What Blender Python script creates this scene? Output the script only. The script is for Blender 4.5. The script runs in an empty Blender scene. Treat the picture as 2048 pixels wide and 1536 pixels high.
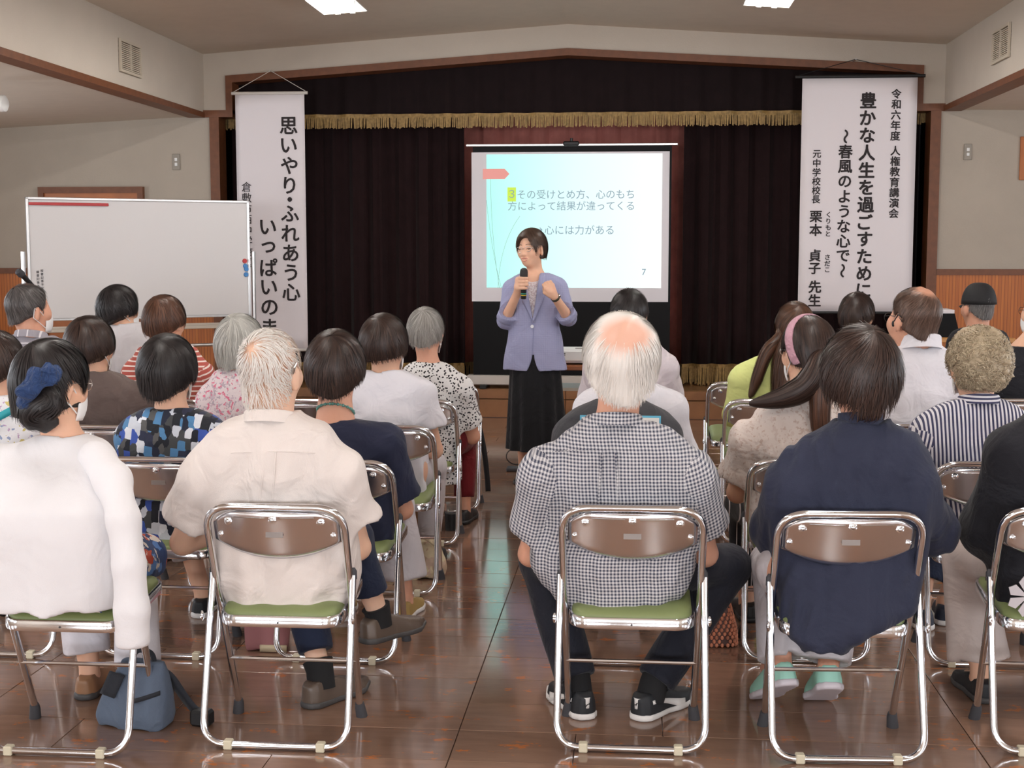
import bpy, math, random
import numpy as np
from math import sin, cos, pi, radians as R
rnd = random.Random(7)
C = bpy.context.scene.collection
sc = bpy.context.scene

# ------------------------------------------------------------------ camera
CAM = np.array([0.0, 0.0, 1.47]); F0 = 2700.0
_y = np.array([241., 268., -F0]); _y /= np.linalg.norm(_y)
_t = math.atan2(268., F0); _u = np.array([0., cos(_t), sin(_t)]); _x = np.cross(_y, _u)
RC = np.array([_x, _y, _u])
from mathutils import Matrix, Vector
cd = bpy.data.cameras.new('camera'); co = bpy.data.objects.new('camera', cd); C.objects.link(co)
cd.sensor_width = 36; cd.lens = F0 * 36 / 2048; cd.clip_start = .05
co.matrix_world = Matrix.Translation(CAM) @ Matrix(RC.tolist()).to_4x4()
sc.camera = co
def ray(px, py): return RC @ np.array([px - 1024., 768. - py, -F0])
def W(px, py, Y):                      # the point at room depth Y that stands at this place of the photograph
    v = ray(px, py); return CAM + v * (Y / v[1])
def FL(px, py, z=0.):
    v = ray(px, py); return CAM + v * ((z - CAM[2]) / v[2])

# ------------------------------------------------------------------ world, lights, exposure
sc.view_settings.view_transform = 'Standard'; sc.view_settings.look = 'None'
sc.view_settings.gamma = 1; sc.view_settings.use_curve_mapping = False
sc.view_settings.exposure = 0.0
sc.cycles.use_denoising = True
sc.cycles.max_bounces = 7; sc.cycles.diffuse_bounces = 3; sc.cycles.glossy_bounces = 4
sc.cycles.caustics_reflective = False; sc.cycles.caustics_refractive = False
wd = bpy.data.worlds.new('world'); sc.world = wd; wd.use_nodes = True
wd.node_tree.nodes['Background'].inputs[0].default_value = (.80, .88, 1, 1)
wd.node_tree.nodes['Background'].inputs[1].default_value = 1.0
XL, XR, YB = -6.3, 5.4, -6.5           # side walls and back wall
DAY = (.95, .98, 1.03)
def area(name, loc, rot, sx, sy, e, col=DAY):
    l = bpy.data.lights.new(name, 'AREA'); l.shape = 'RECTANGLE'; l.size = sx; l.size_y = sy; l.energy = e; l.color = col
    o = bpy.data.objects.new(name, l); C.objects.link(o); o.location = loc; o.rotation_euler = rot; return o
WIN_Y = (-1.2, 1.4, 4.0, 6.6, 9.2)     # centres of the side windows
WIN_X = (-4.4, -1.9, 1.0, 3.5)         # centres of the back windows
WINW, WINZ0, WINZ1 = 1.7, .9, 2.25
E_SIDE, E_BACK = 42, 150
for i, y in enumerate(WIN_Y):
    k = (1.0, 1.1, 1.1, 1.1, .7)[i]
    area('daylight_left', (XL - .1, y, (WINZ0 + WINZ1) / 2), (0, -pi / 2, 0), 1.3, 1.6, E_SIDE * k)
    area('daylight_right', (XR + .1, y, (WINZ0 + WINZ1) / 2), (0, pi / 2, 0), 1.3, 1.6, E_SIDE * k)
for x in WIN_X:
    area('daylight_back', (x, YB - .1, (WINZ0 + WINZ1) / 2), (pi / 2, 0, 0), 1.6, 1.3, E_BACK)

# ------------------------------------------------------------------ materials
def nt(name):
    m = bpy.data.materials.new(name); m.use_nodes = True
    return m, m.node_tree.nodes, m.node_tree.links
def sr(r, g, b):
    f = lambda c: ((c / 255.) / 12.92) if c <= 10 else (((c / 255. + .055) / 1.055) ** 2.4)
    return (f(r), f(g), f(b), 1)
def setp(n, **k):
    b = n['Principled BSDF']
    for a, v in k.items(): b.inputs[a.replace('_', ' ')].default_value = v
    return b
def mat(name, col, rough=.6, metal=0., bump=0., bscale=60., spec=.5, vary=0., vscale=8., **k):
    m, n, l = nt(name); b = setp(n, Base_Color=col, Roughness=rough, Metallic=metal, Specular_IOR_Level=spec, **k)
    if bump or vary:
        tc = n.new('ShaderNodeTexCoord')
    if vary:
        z = n.new('ShaderNodeTexNoise'); z.inputs['Scale'].default_value = vscale; z.inputs['Detail'].default_value = 4
        l.new(tc.outputs['Object'], z.inputs['Vector'])
        h = n.new('ShaderNodeHueSaturation'); h.inputs['Color'].default_value = col
        mr = n.new('ShaderNodeMapRange'); mr.inputs[1].default_value = .3; mr.inputs[2].default_value = .7
        mr.inputs[3].default_value = 1 - vary; mr.inputs[4].default_value = 1 + vary
        l.new(z.outputs['Fac'], mr.inputs[0]); l.new(mr.outputs[0], h.inputs['Value']); l.new(h.outputs[0], b.inputs['Base Color'])
    if bump:
        z = n.new('ShaderNodeTexNoise'); z.inputs['Scale'].default_value = bscale; z.inputs['Detail'].default_value = 5
        l.new(tc.outputs['Object'], z.inputs['Vector'])
        q = n.new('ShaderNodeBump'); q.inputs['Strength'].default_value = bump; q.inputs['Distance'].default_value = .02
        l.new(z.outputs['Fac'], q.inputs['Height']); l.new(q.outputs[0], b.inputs['Normal'])
    return m
M = {}
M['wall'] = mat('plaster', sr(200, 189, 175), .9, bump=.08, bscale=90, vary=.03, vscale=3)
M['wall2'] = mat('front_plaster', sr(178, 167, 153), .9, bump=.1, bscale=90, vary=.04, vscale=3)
M['ceil'] = mat('ceiling_paint', sr(216, 204, 188), .9, vary=.02)
M['trim'] = mat('brown_trim', sr(112, 66, 38), .5, vary=.15, vscale=20)
M['chrome'] = mat('chrome', (.80, .815, .85, 1), .13, 1.)
M['chrome2'] = mat('chrome_plate', (.82, .83, .87, 1), .22, 1.)
M['pad'] = mat('green_vinyl', sr(128, 140, 90), .45, bump=.05, bscale=300)
M['rubber'] = mat('dark_rubber', sr(62, 62, 66), .7)
M['clip'] = mat('ivory_plastic', sr(214, 205, 180), .5)
M['black'] = mat('black_plastic', sr(22, 22, 24), .5)
M['white'] = mat('white_plastic', sr(235, 235, 232), .45)
M['sticker'] = mat('silver_sticker', sr(150, 142, 138), .5)
M['steel'] = mat('brushed_steel', (.62, .61, .6, 1), .3, 1.)
def wains():
    m, n, l = nt('grooved_wood'); b = setp(n, Roughness=.45)
    tc = n.new('ShaderNodeTexCoord'); sx = n.new('ShaderNodeSeparateXYZ'); l.new(tc.outputs['Object'], sx.inputs[0])
    mm = n.new('ShaderNodeMath'); mm.operation = 'MULTIPLY'; mm.inputs[1].default_value = 1 / .027; l.new(sx.outputs[0], mm.inputs[0])
    fr = n.new('ShaderNodeMath'); fr.operation = 'FRACT'; l.new(mm.outputs[0], fr.inputs[0])
    lt = n.new('ShaderNodeMath'); lt.operation = 'LESS_THAN'; lt.inputs[1].default_value = .2; l.new(fr.outputs[0], lt.inputs[0])
    z = n.new('ShaderNodeTexNoise'); mp = n.new('ShaderNodeMapping'); mp.inputs['Scale'].default_value = (30, 30, 1.2)
    l.new(tc.outputs['Object'], mp.inputs[0]); l.new(mp.outputs[0], z.inputs['Vector']); z.inputs['Scale'].default_value = 1.5
    cr = n.new('ShaderNodeValToRGB'); cr.color_ramp.elements[0].color = sr(170, 92, 34); cr.color_ramp.elements[1].color = sr(196, 114, 44)
    cr.color_ramp.elements[0].position = .3; cr.color_ramp.elements[1].position = .7
    l.new(z.outputs['Fac'], cr.inputs[0])
    mx = n.new('ShaderNodeMixRGB'); mx.inputs[2].default_value = sr(146, 76, 28); l.new(lt.outputs[0], mx.inputs[0]); l.new(cr.outputs[0], mx.inputs[1])
    l.new(mx.outputs[0], b.inputs['Base Color']); return m
M['wains'] = wains()
def floor_mat(name, base, seed, rough=.2):
    m, n, l = nt(name); b = setp(n, Roughness=rough, Specular_IOR_Level=.5, Coat_Weight=.45, Coat_Roughness=.07)
    tc = n.new('ShaderNodeNewGeometry'); oi = n.new('ShaderNodeObjectInfo')
    mp = n.new('ShaderNodeMapping'); mp.inputs['Scale'].default_value = (2.2, 11, 1); l.new(tc.outputs['Position'], mp.inputs[0])
    z = n.new('ShaderNodeTexNoise'); z.inputs['Scale'].default_value = 2.2; z.inputs['Detail'].default_value = 7; z.inputs['Roughness'].default_value = .65; l.new(mp.outputs[0], z.inputs['Vector'])
    cr = n.new('ShaderNodeValToRGB'); e = cr.color_ramp.elements
    e[0].position = .3; e[0].color = tuple(c * .84 for c in base[:3]) + (1,); e[1].position = .72; e[1].color = tuple(c * 1.12 for c in base[:3]) + (1,)
    l.new(z.outputs['Fac'], cr.inputs[0])
    hs = n.new('ShaderNodeHueSaturation'); mr = n.new('ShaderNodeMapRange'); mr.inputs[3].default_value = .86; mr.inputs[4].default_value = 1.12
    l.new(oi.outputs['Random'], mr.inputs[0]); l.new(mr.outputs[0], hs.inputs['Value']); l.new(cr.outputs[0], hs.inputs['Color'])
    # worn orange scuffs
    mp2 = n.new('ShaderNodeMapping'); mp2.inputs['Scale'].default_value = (5.5, 10, 1); l.new(tc.outputs['Position'], mp2.inputs[0])
    z2 = n.new('ShaderNodeTexNoise'); z2.inputs['Scale'].default_value = 1.4; z2.inputs['Detail'].default_value = 6; z2.inputs['Roughness'].default_value = .72; l.new(mp2.outputs[0], z2.inputs['Vector'])
    c2 = n.new('ShaderNodeValToRGB'); c2.color_ramp.elements[0].position = .595; c2.color_ramp.elements[1].position = .625; l.new(z2.outputs['Fac'], c2.inputs[0])
    mx = n.new('ShaderNodeMixRGB'); mx.inputs[2].default_value = sr(190, 108, 44)
    mf = n.new('ShaderNodeMath'); mf.operation = 'MULTIPLY'; mf.inputs[1].default_value = .8; l.new(c2.outputs[0], mf.inputs[0])
    l.new(mf.outputs[0], mx.inputs[0]); l.new(hs.outputs[0], mx.inputs[1]); l.new(mx.outputs[0], b.inputs['Base Color'])
    # gloss varies with wear
    z3 = n.new('ShaderNodeTexNoise'); z3.inputs['Scale'].default_value = 3; z3.inputs['Detail'].default_value = 5; l.new(tc.outputs['Position'], z3.inputs['Vector'])
    m3 = n.new('ShaderNodeMapRange'); m3.inputs[1].default_value = .3; m3.inputs[2].default_value = .75; m3.inputs[3].default_value = rough - .05; m3.inputs[4].default_value = rough + .07
    l.new(z3.outputs['Fac'], m3.inputs[0]); l.new(m3.outputs[0], b.inputs['Roughness'])
    bp = n.new('ShaderNodeBump'); bp.inputs['Strength'].default_value = .015; bp.inputs['Distance'].default_value = .01
    l.new(z.outputs['Fac'], bp.inputs['Height']); l.new(bp.outputs[0], b.inputs['Normal'])
    return m
M['floor'] = floor_mat('varnished_floor', sr(140, 109, 91), 1, .13)
M['stagefloor'] = floor_mat('stage_wood', sr(150, 104, 66), 2, .4)
M['stageboard'] = mat('stage_board', sr(138, 95, 62), .45, vary=.2, vscale=4)

# ------------------------------------------------------------------ mesh helpers
def me_from(name, v, f, smooth=True, quads=None):
    me = bpy.data.meshes.new(name)
    if quads is not None:
        v = np.asarray(v, np.float32); q = np.asarray(quads, np.int32)
        me.vertices.add(len(v)); me.vertices.foreach_set('co', v.ravel())
        k = q.shape[1]; me.loops.add(q.size); me.loops.foreach_set('vertex_index', q.ravel())
        me.polygons.add(len(q)); me.polygons.foreach_set('loop_start', np.arange(0, q.size, k, dtype=np.int32))
        me.update(calc_edges=True)
    else:
        me.from_pydata([tuple(map(float, p)) for p in v], [], f); me.update()
    if smooth: me.shade_smooth()
    return me
def obj(name, me, m=None, parent=None, loc=None, rot=None, kind=None):
    o = bpy.data.objects.new(name, me); C.objects.link(o)
    if m is not None: me.materials.clear(); me.materials.append(m)
    if parent: o.parent = parent
    if loc is not None: o.location = loc
    if rot is not None: o.rotation_euler = rot
    if kind: o['kind'] = kind
    return o
def tag(o, label, cat, group=None):
    o['label'] = label; o['category'] = cat
    if group: o['group'] = group
    return o
def thing(name, label, cat, loc=(0, 0, 0), rz=0, group=None):
    o = bpy.data.objects.new(name, None); C.objects.link(o); o.empty_display_size = .1
    o.location = loc; o.rotation_euler = (0, 0, rz); return tag(o, label, cat, group)
class MB:                              # collects shapes into one mesh
    def __init__(s): s.v = []; s.f = []
    def add(s, v, f):
        n = len(s.v); s.v += [tuple(map(float, p)) for p in v]; s.f += [tuple(i + n for i in q) for q in f]; return s
    def box(s, lo, hi, b=0.):
        (x0, y0, z0), (x1, y1, z1) = lo, hi
        if b <= 0:
            v = [(x, y, z) for x in (x0, x1) for y in (y0, y1) for z in (z0, z1)]
            return s.add(v, [(0, 1, 3, 2), (4, 6, 7, 5), (0, 4, 5, 1), (2, 3, 7, 6), (0, 2, 6, 4), (1, 5, 7, 3)])
        v = []; idx = {}
        for a, x in enumerate((x0, x1)):
            for c, y in enumerate((y0, y1)):
                for d, z in enumerate((z0, z1)):
                    sx, sy, sz = (1 - 2 * a) * b, (1 - 2 * c) * b, (1 - 2 * d) * b
                    idx[a, c, d] = (len(v), len(v) + 1, len(v) + 2)
                    v += [(x, y + sy, z + sz), (x + sx, y, z + sz), (x + sx, y + sy, z)]
        f = []
        I = lambda a, c, d, k: idx[a, c, d][k]
        for a in (0, 1):
            q = [I(a, 0, 0, 0), I(a, 1, 0, 0), I(a, 1, 1, 0), I(a, 0, 1, 0)]; f.append(q if a else q[::-1])
            q = [I(0, a, 0, 1), I(1, a, 0, 1), I(1, a, 1, 1), I(0, a, 1, 1)]; f.append(q[::-1] if a else q)
            q = [I(0, 0, a, 2), I(1, 0, a, 2), I(1, 1, a, 2), I(0, 1, a, 2)]; f.append(q if a else q[::-1])
        for a in (0, 1):
            for c in (0, 1):
                f.append((I(a, c, 0, 0), I(a, c, 1, 0), I(a, c, 1, 1), I(a, c, 0, 1)))
                f.append((I(a, 0, c, 0), I(a, 1, c, 0), I(a, 1, c, 2), I(a, 0, c, 2)))
                f.append((I(0, a, c, 1), I(1, a, c, 1), I(1, a, c, 2), I(0, a, c, 2)))
                for d in (0, 1): f.append(idx[a, c, d])
        return s.add(v, f)
    def tube(s, pts, r, seg=10, closed=False, cap=True):
        p = np.array(pts, float); n = len(p)
        r = np.broadcast_to(np.array(r, float), (n,))
        t = np.gradient(p, axis=0) if not closed else (np.roll(p, -1, 0) - np.roll(p, 1, 0))
        t /= np.linalg.norm(t, axis=1)[:, None] + 1e-12
        a = np.array([0, 0, 1.]) if abs(t[0][2]) < .9 else np.array([1., 0, 0])
        u = np.cross(t[0], a); u /= np.linalg.norm(u); V = []
        for i in range(n):
            u = u - t[i] * u.dot(t[i]); u /= np.linalg.norm(u) + 1e-12; w = np.cross(t[i], u)
            for k in range(seg):
                an = 2 * pi * k / seg; V.append(p[i] + (u * cos(an) + w * sin(an)) * r[i])
        Fc = []
        for i in range(n if closed else n - 1):
            j = (i + 1) % n
            for k in range(seg):
                k2 = (k + 1) % seg; Fc.append((i * seg + k, i * seg + k2, j * seg + k2, j * seg + k))
        if cap and not closed: Fc += [tuple(range(seg))[::-1], tuple(range((n - 1) * seg, n * seg))]
        return s.add(V, Fc)
    def sphere(s, c, r, nu=10, nv=6, R3=None):
        r = np.broadcast_to(np.array(r, float), (3,)); V = []; Fc = []
        for j in range(nv + 1):
            th = pi * j / nv
            for i in range(nu):
                q = np.array([sin(th) * cos(2 * pi * i / nu), sin(th) * sin(2 * pi * i / nu), cos(th)]) * r
                V.append(np.array(c) + (R3 @ q if R3 is not None else q))
        for j in range(nv):
            for i in range(nu):
                i2 = (i + 1) % nu; Fc.append((j * nu + i, (j + 1) * nu + i, (j + 1) * nu + i2, j * nu + i2))
        return s.add(V, Fc)
    def grid(s, fn, nu, nv, closed_u=False):
        V = [fn(i / (nu if closed_u else nu - 1), j / (nv - 1)) for j in range(nv) for i in range(nu)]
        Fc = []
        for j in range(nv - 1):
            for i in range(nu if closed_u else nu - 1):
                i2 = (i + 1) % nu; Fc.append((j * nu + i, j * nu + i2, (j + 1) * nu + i2, (j + 1) * nu + i))
        return s.add(V, Fc)
    def prism(s, poly, axis, a, b):    # polygon (2D) pushed along an axis
        n = len(poly); V = []
        for h in (a, b):
            for p, q in poly: V.append({'x': (h, p, q), 'y': (p, h, q), 'z': (p, q, h)}[axis])
        return s.add(V, [tuple(range(n))[::-1], tuple(range(n, 2 * n))] + [(i, (i + 1) % n, n + (i + 1) % n, n + i) for i in range(n)])
    def mesh(s, name='m', smooth=True):
        me = me_from(name, s.v, s.f, False)
        if smooth:
            me.shade_smooth(); me.set_sharp_from_angle(angle=R(38))
        return me
    def ob(s, name, m, parent=None, smooth=True, **k): return obj(name, s.mesh(name, smooth), m, parent, **k)
def fillet(pts, r, n=7):
    P = [np.array(p, float) for p in pts]; out = [P[0]]
    for a, b, c in zip(P, P[1:], P[2:]):
        d1 = (a - b); l1 = np.linalg.norm(d1); d1 /= l1; d2 = (c - b); l2 = np.linalg.norm(d2); d2 /= l2
        t = min(r, l1 * .49, l2 * .49); p0 = b + d1 * t; p2 = b + d2 * t
        out += [(1 - u) ** 2 * p0 + 2 * u * (1 - u) * (b + (p0 + p2) * .0) + u * u * p2 for u in np.linspace(0, 1, n)]
    return out + [P[-1]]
def fix_normals(o):
    import bmesh
    bm = bmesh.new(); bm.from_mesh(o.data); bmesh.ops.recalc_face_normals(bm, faces=bm.faces); bm.to_mesh(o.data); bm.free(); return o
def struct(o): o['kind'] = 'structure'; return o
def text(name, body, size, m, parent, loc, rot=(pi / 2, 0, 0), bold=0., spacing=1., align='CENTER', ext=.0006, width=None):
    c = bpy.data.curves.new(name, 'FONT'); c.body = body; c.size = size; c.space_line = spacing; c.align_x = align; c.extrude = ext
    c.resolution_u = 3
    t = bpy.data.objects.new(name, c); C.objects.link(t)
    dg = bpy.context.evaluated_depsgraph_get(); me = bpy.data.meshes.new_from_object(t.evaluated_get(dg)); bpy.data.objects.remove(t)
    n = len(me.vertices); v = np.empty(n * 3, np.float32); me.vertices.foreach_get('co', v); v = v.reshape(-1, 3)
    v -= (v.min(0) + v.max(0)) / 2
    if width: v[:, :2] *= width / (v[:, 0].max() - v[:, 0].min())
    if bold:                           # heavier weight: the glyph repeated round a small circle
        q = [tuple(p.vertices) for p in me.polygons]; V = []; Fq = []
        for i in range(9):
            s_ = np.array([bold * cos(i * pi / 4), bold * sin(i * pi / 4), 0]) if i else np.zeros(3); V.append(v + s_ + [0, 0, i * .00002]); Fq += [tuple(j + n * i for j in p) for p in q]
        return obj(name, me_from(name, np.concatenate(V), Fq, False), m, parent, loc, rot)
    me.vertices.foreach_set('co', v.ravel()); me.update()
    return obj(name, me, m, parent, loc, rot)
# ------------------------------------------------------------------ the room
YW = FL(1200, 837)[1]                  # front wall and stage face
def wx(px, py=400): return W(px, py, YW)[0]
def wz(px, py): return W(px, py, YW)[2]
XRIDGE = wx(1135, 95)
BL, BR = wx(408, 200), wx(1890, 180)   # inner faces of the two roof beams
ZB = 2.66; ZC = (wz(405, 110) + wz(1894, 90)) / 2; ZR = wz(1135, 48)
ZS = wz(1250, 781)                     # stage floor height
# floor: a slab below and single planks above it
bm_ = MB().box((XL - .2, YB - .2, -.12), (XR + .2, YW + .3, -.012)); fl = struct(bm_.ob('floor', M['floor'], smooth=False))
cache = {}
ROW = .2515; Y00 = 4.001 - 2 * ROW
for r in range(34):
    y0 = Y00 + ROW * r
    if y0 > YW: break
    y1 = min(y0 + ROW, YW)
    half = (y1 + .3) * .47 + .4
    ln = .775 if r < 16 else 1.55
    x = -.519 - ln * 8 + (0 if r % 3 else .387)
    xs = []
    if r % 3 == 0:
        e = [-.519 - 1.55 * 3, -.519 - 1.55 * 2, -.519 - 1.55] + [-.519 - .52, -.519, .21, 1.03, 1.03 + .8, 1.03 + 1.55, 1.03 + 3.1]
    else:
        off = (.3 if r % 3 == 1 else .52) if r < 16 else 0
        e = sorted(set([-.519 + 1.55 * k for k in range(-4, 4)] + ([-.519 + 1.55 * k + off * 1.2 for k in range(-3, 3)] if r < 16 else [])))
    for a, b in zip(e, e[1:]):
        if b < -half - .5 or a > half - .2: continue
        g = .0012
        h = rnd.uniform(-.0006, .0004)
        MBk = MB().box((a + g, y0 + g, -.012), (b - g, y1 - g, h), .0012)
        MBk.ob('plank', M['floor'], fl, smooth=False)
# front wall with the stage opening
uL, uR = wx(453, 190), wx(1846, 170); lL, lR = wx(424, 400), wx(1876, 400)
zl, zr_, zm = wz(455, 152), wz(1846, 131), wz(1135, 97)
poly = [(XL, 0), (lL, 0), (lL, ZB), (uL, ZB), (uL, zl), (XRIDGE, zm), (uR, zr_), (uR, ZB), (lR, ZB), (lR, 0), (XR, 0), (XR, 3.6), (XL, 3.6)]
fw = MB()
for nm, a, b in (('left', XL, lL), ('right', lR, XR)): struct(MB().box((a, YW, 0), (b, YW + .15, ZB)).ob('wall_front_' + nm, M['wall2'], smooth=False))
fw.prism([(BL - .1, ZB), (uL, ZB), (uL, zl), (BL - .1, zl)], 'y', YW, YW + .15)
fw.prism([(uR, ZB), (BR + .1, ZB), (BR + .1, zr_), (uR, zr_)], 'y', YW, YW + .15)
fw.prism([(BL - .1, zl), (uL, zl), (XRIDGE, zm), (uR, zr_), (BR + .1, zr_), (BR + .1, 3.7), (XRIDGE, 3.8), (BL - .1, 3.7)], 'y', YW, YW + .15)
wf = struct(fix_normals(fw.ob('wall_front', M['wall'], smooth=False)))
# trim round the opening
T = .06
tr = MB()
tr.prism([(uL, ZB), (uL + T, ZB), (uL + T, zl - T), (uL, zl)], 'y', YW - .03, YW + .17)
tr.prism([(uR - T, ZB), (uR, ZB), (uR, zr_), (uR - T, zr_ - T)], 'y', YW - .03, YW + .17)
tr.prism([(uL, zl), (uL + T, zl - T), (XRIDGE, zm - T), (XRIDGE, zm)], 'y', YW - .03, YW + .17)
tr.prism([(XRIDGE, zm), (XRIDGE, zm - T), (uR - T, zr_ - T), (uR, zr_)], 'y', YW - .03, YW + .17)
tr.box((lL, YW - .03, 0), (lL + .085, YW + .17, ZB)); tr.box((lR - .085, YW - .03, 0), (lR, YW + .17, ZB))
tr.box((BL, YW - .035, ZB - .03), (uL + T, YW + .17, ZB + .03)); tr.box((uR - T, YW - .035, ZB - .03), (BR, YW + .17, ZB + .03))
struct(fix_normals(tr.ob('trim_1', M['trim'], smooth=False)))
# beams, ceilings
bl = MB().box((BL - .12, YB, ZB), (BL, YW, 3.7)); struct(bl.ob('wall_beam_left', M['wall'], smooth=False))
br = MB().box((BR, YB, ZB), (BR + .12, YW, 3.7)); struct(br.ob('wall_beam_right', M['wall'], smooth=False))
struct(MB().box((BL - .13, YB, ZB - .035), (BL + .014, YW - .03, ZB + .012)).ob('trim_2', M['trim'], smooth=False))
struct(MB().box((BR - .014, YB, ZB - .035), (BR + .13, YW - .03, ZB + .012)).ob('trim_3', M['trim'], smooth=False))
cm = MB().prism([(BL - .1, ZC), (XRIDGE, ZR), (BR + .1, ZC), (BR + .1, ZC + .15), (XRIDGE, ZR + .15), (BL - .1, ZC + .15)], 'y', YB, YW + .1)
struct(fix_normals(cm.ob('ceiling', M['ceil'], smooth=False)))
ca = MB().prism([(XL, 2.52), (BL - .1, ZB - .02), (BL - .1, ZB + .1), (XL, 2.65)], 'y', YB, YW + .1)
struct(fix_normals(ca.ob('ceiling_aisle_left', M['ceil'], smooth=False)))
ca = MB().prism([(BR + .1, ZB - .02), (XR, 2.60), (XR, 2.72), (BR + .1, ZB + .1)], 'y', YB, YW + .1)
struct(fix_normals(ca.ob('ceiling_aisle_right', M['ceil'], smooth=False)))
# side and back walls with windows
def holed(name, axis, at, lo, hi, centres, t):
    m = MB(); e = sorted([lo] + [c + s * WINW / 2 for c in centres for s in (-1, 1)] + [hi])
    def bx(a, b, z0, z1):
        if axis == 'x': m.box((min(at, at + t), a, z0), (max(at, at + t), b, z1))
        else: m.box((a, min(at, at + t), z0), (b, max(at, at + t), z1))
    for i, (a, b) in enumerate(zip(e, e[1:])):
        if i % 2 == 0: bx(a, b, 0, 3.7)
        else: bx(a, b, 0, WINZ0); bx(a, b, WINZ1, 3.7)
    return struct(m.ob(name, M['wall'], smooth=False))
holed('wall_left', 'x', XL, YB, YW, WIN_Y, -.15)
holed('wall_right', 'x', XR, YB, YW, WIN_Y, .15)
holed('wall_back', 'y', YB, XL, XR, WIN_X, -.15)
M['alu'] = mat('window_aluminium', sr(150, 148, 145), .4, .8)
k = 0
def win(axis, at, c):
    global k; k += 1
    m = MB(); a, b = c - WINW / 2, c + WINW / 2
    for (p, q, z0, z1) in ((a, a + .05, WINZ0, WINZ1), (b - .05, b, WINZ0, WINZ1), (c - .03, c + .03, WINZ0, WINZ1), (a, b, WINZ0, WINZ0 + .05), (a, b, WINZ1 - .05, WINZ1)):
        if axis == 'x': m.box((at - .03, p, z0), (at + .03, q, z1))
        else: m.box((p, at - .03, z0), (q, at + .03, z1))
    struct(m.ob('window_%d' % k, M['alu'], smooth=False))
for y in WIN_Y: win('x', XL - .04, y); win('x', XR + .04, y)
for x in WIN_X: win('y', YB - .04, x)
# wainscot on the front wall and its cap
wl = wz(1990, 550)
for nm, a, b in (('left', XL, lL), ('right', lR, XR)):
    struct(MB().box((a, YW - .02, 0), (b, YW, wl)).ob('wall_panel_' + nm, M['wains'], smooth=False))
    struct(MB().box((a, YW - .035, wl), (b, YW, wl + .05)).ob('trim_' + ('4' if nm == 'left' else '5'), M['trim'], smooth=False))
    struct(MB().box((a, YW - .035, 0), (b, YW - .02, .1)).ob('baseboard_' + nm, M['trim'], smooth=False))
# door on the left of the front wall
dl, dr, dt = wx(80, 380), wx(289, 380), wz(185, 374)
fr = MB()
fr.box((dl, YW - .05, 0), (dl + .05, YW, dt)); fr.box((dr - .05, YW - .05, 0), (dr, YW, dt)); fr.box((dl + .0502, YW - .0495, dt - .055), (dr - .0502, YW, dt - .0005))
d = struct(fr.ob('door_1', M['trim'], smooth=False))
M['doorwood'] = mat('door_wood', sr(172, 100, 48), .4, vary=.12, vscale=6)
MB().box((dl + .05, YW - .03, .01), (dr - .05, YW - .021, dt - .055)).ob('door_leaf', M['doorwood'], d, smooth=False)
MB().sphere((dr - .1, YW - .06, .95), .025).tube([(dr - .1, YW - .03, .95), (dr - .1, YW - .06, .95)], .01).ob('door_knob', M['steel'], d)
# stage
sb = MB().box((lL, YW + .02, 0), (lR, YW + 3.4, ZS - .001)).box((lL, YW - .01, ZS - .085), (lR, YW + .03, ZS))
st = struct(MB().box((lL - .5, YW + .03, 0), (lR + .5, YW + 3.4, ZS)).ob('floor_stage', M['stagefloor'], smooth=False))
for a, b in ((0.0, ZS - .088), (ZS - .084, ZS - .002)):
    w = (lR - lL - .17) / 4
    for i in range(4):
        MB().box((lL + .085 + w * i + .002, YW - .015, a + .002), (lL + .085 + w * (i + 1) - .002, YW + .03, b), .003).ob('plank', M['stageboard'], st, smooth=False)
struct(MB().box((lL - .6, YW + 3.4, 0), (lR + .6, YW + 3.5, 4)).ob('wall_stage_back', M['black'], smooth=False))
for nm, x0, x1 in (('left', lL - .62, lL - .5), ('right', lR + .5, lR + .62)):
    struct(MB().box((x0, YW + .15, 0), (x1, YW + 3.4, 4)).ob('wall_stage_' + nm, M['black'], smooth=False))
struct(MB().box((lL - .6, YW + .15, 3.75), (lR + .6, YW + 3.5, 3.9)).ob('ceiling_stage', M['black'], smooth=False))
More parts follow.
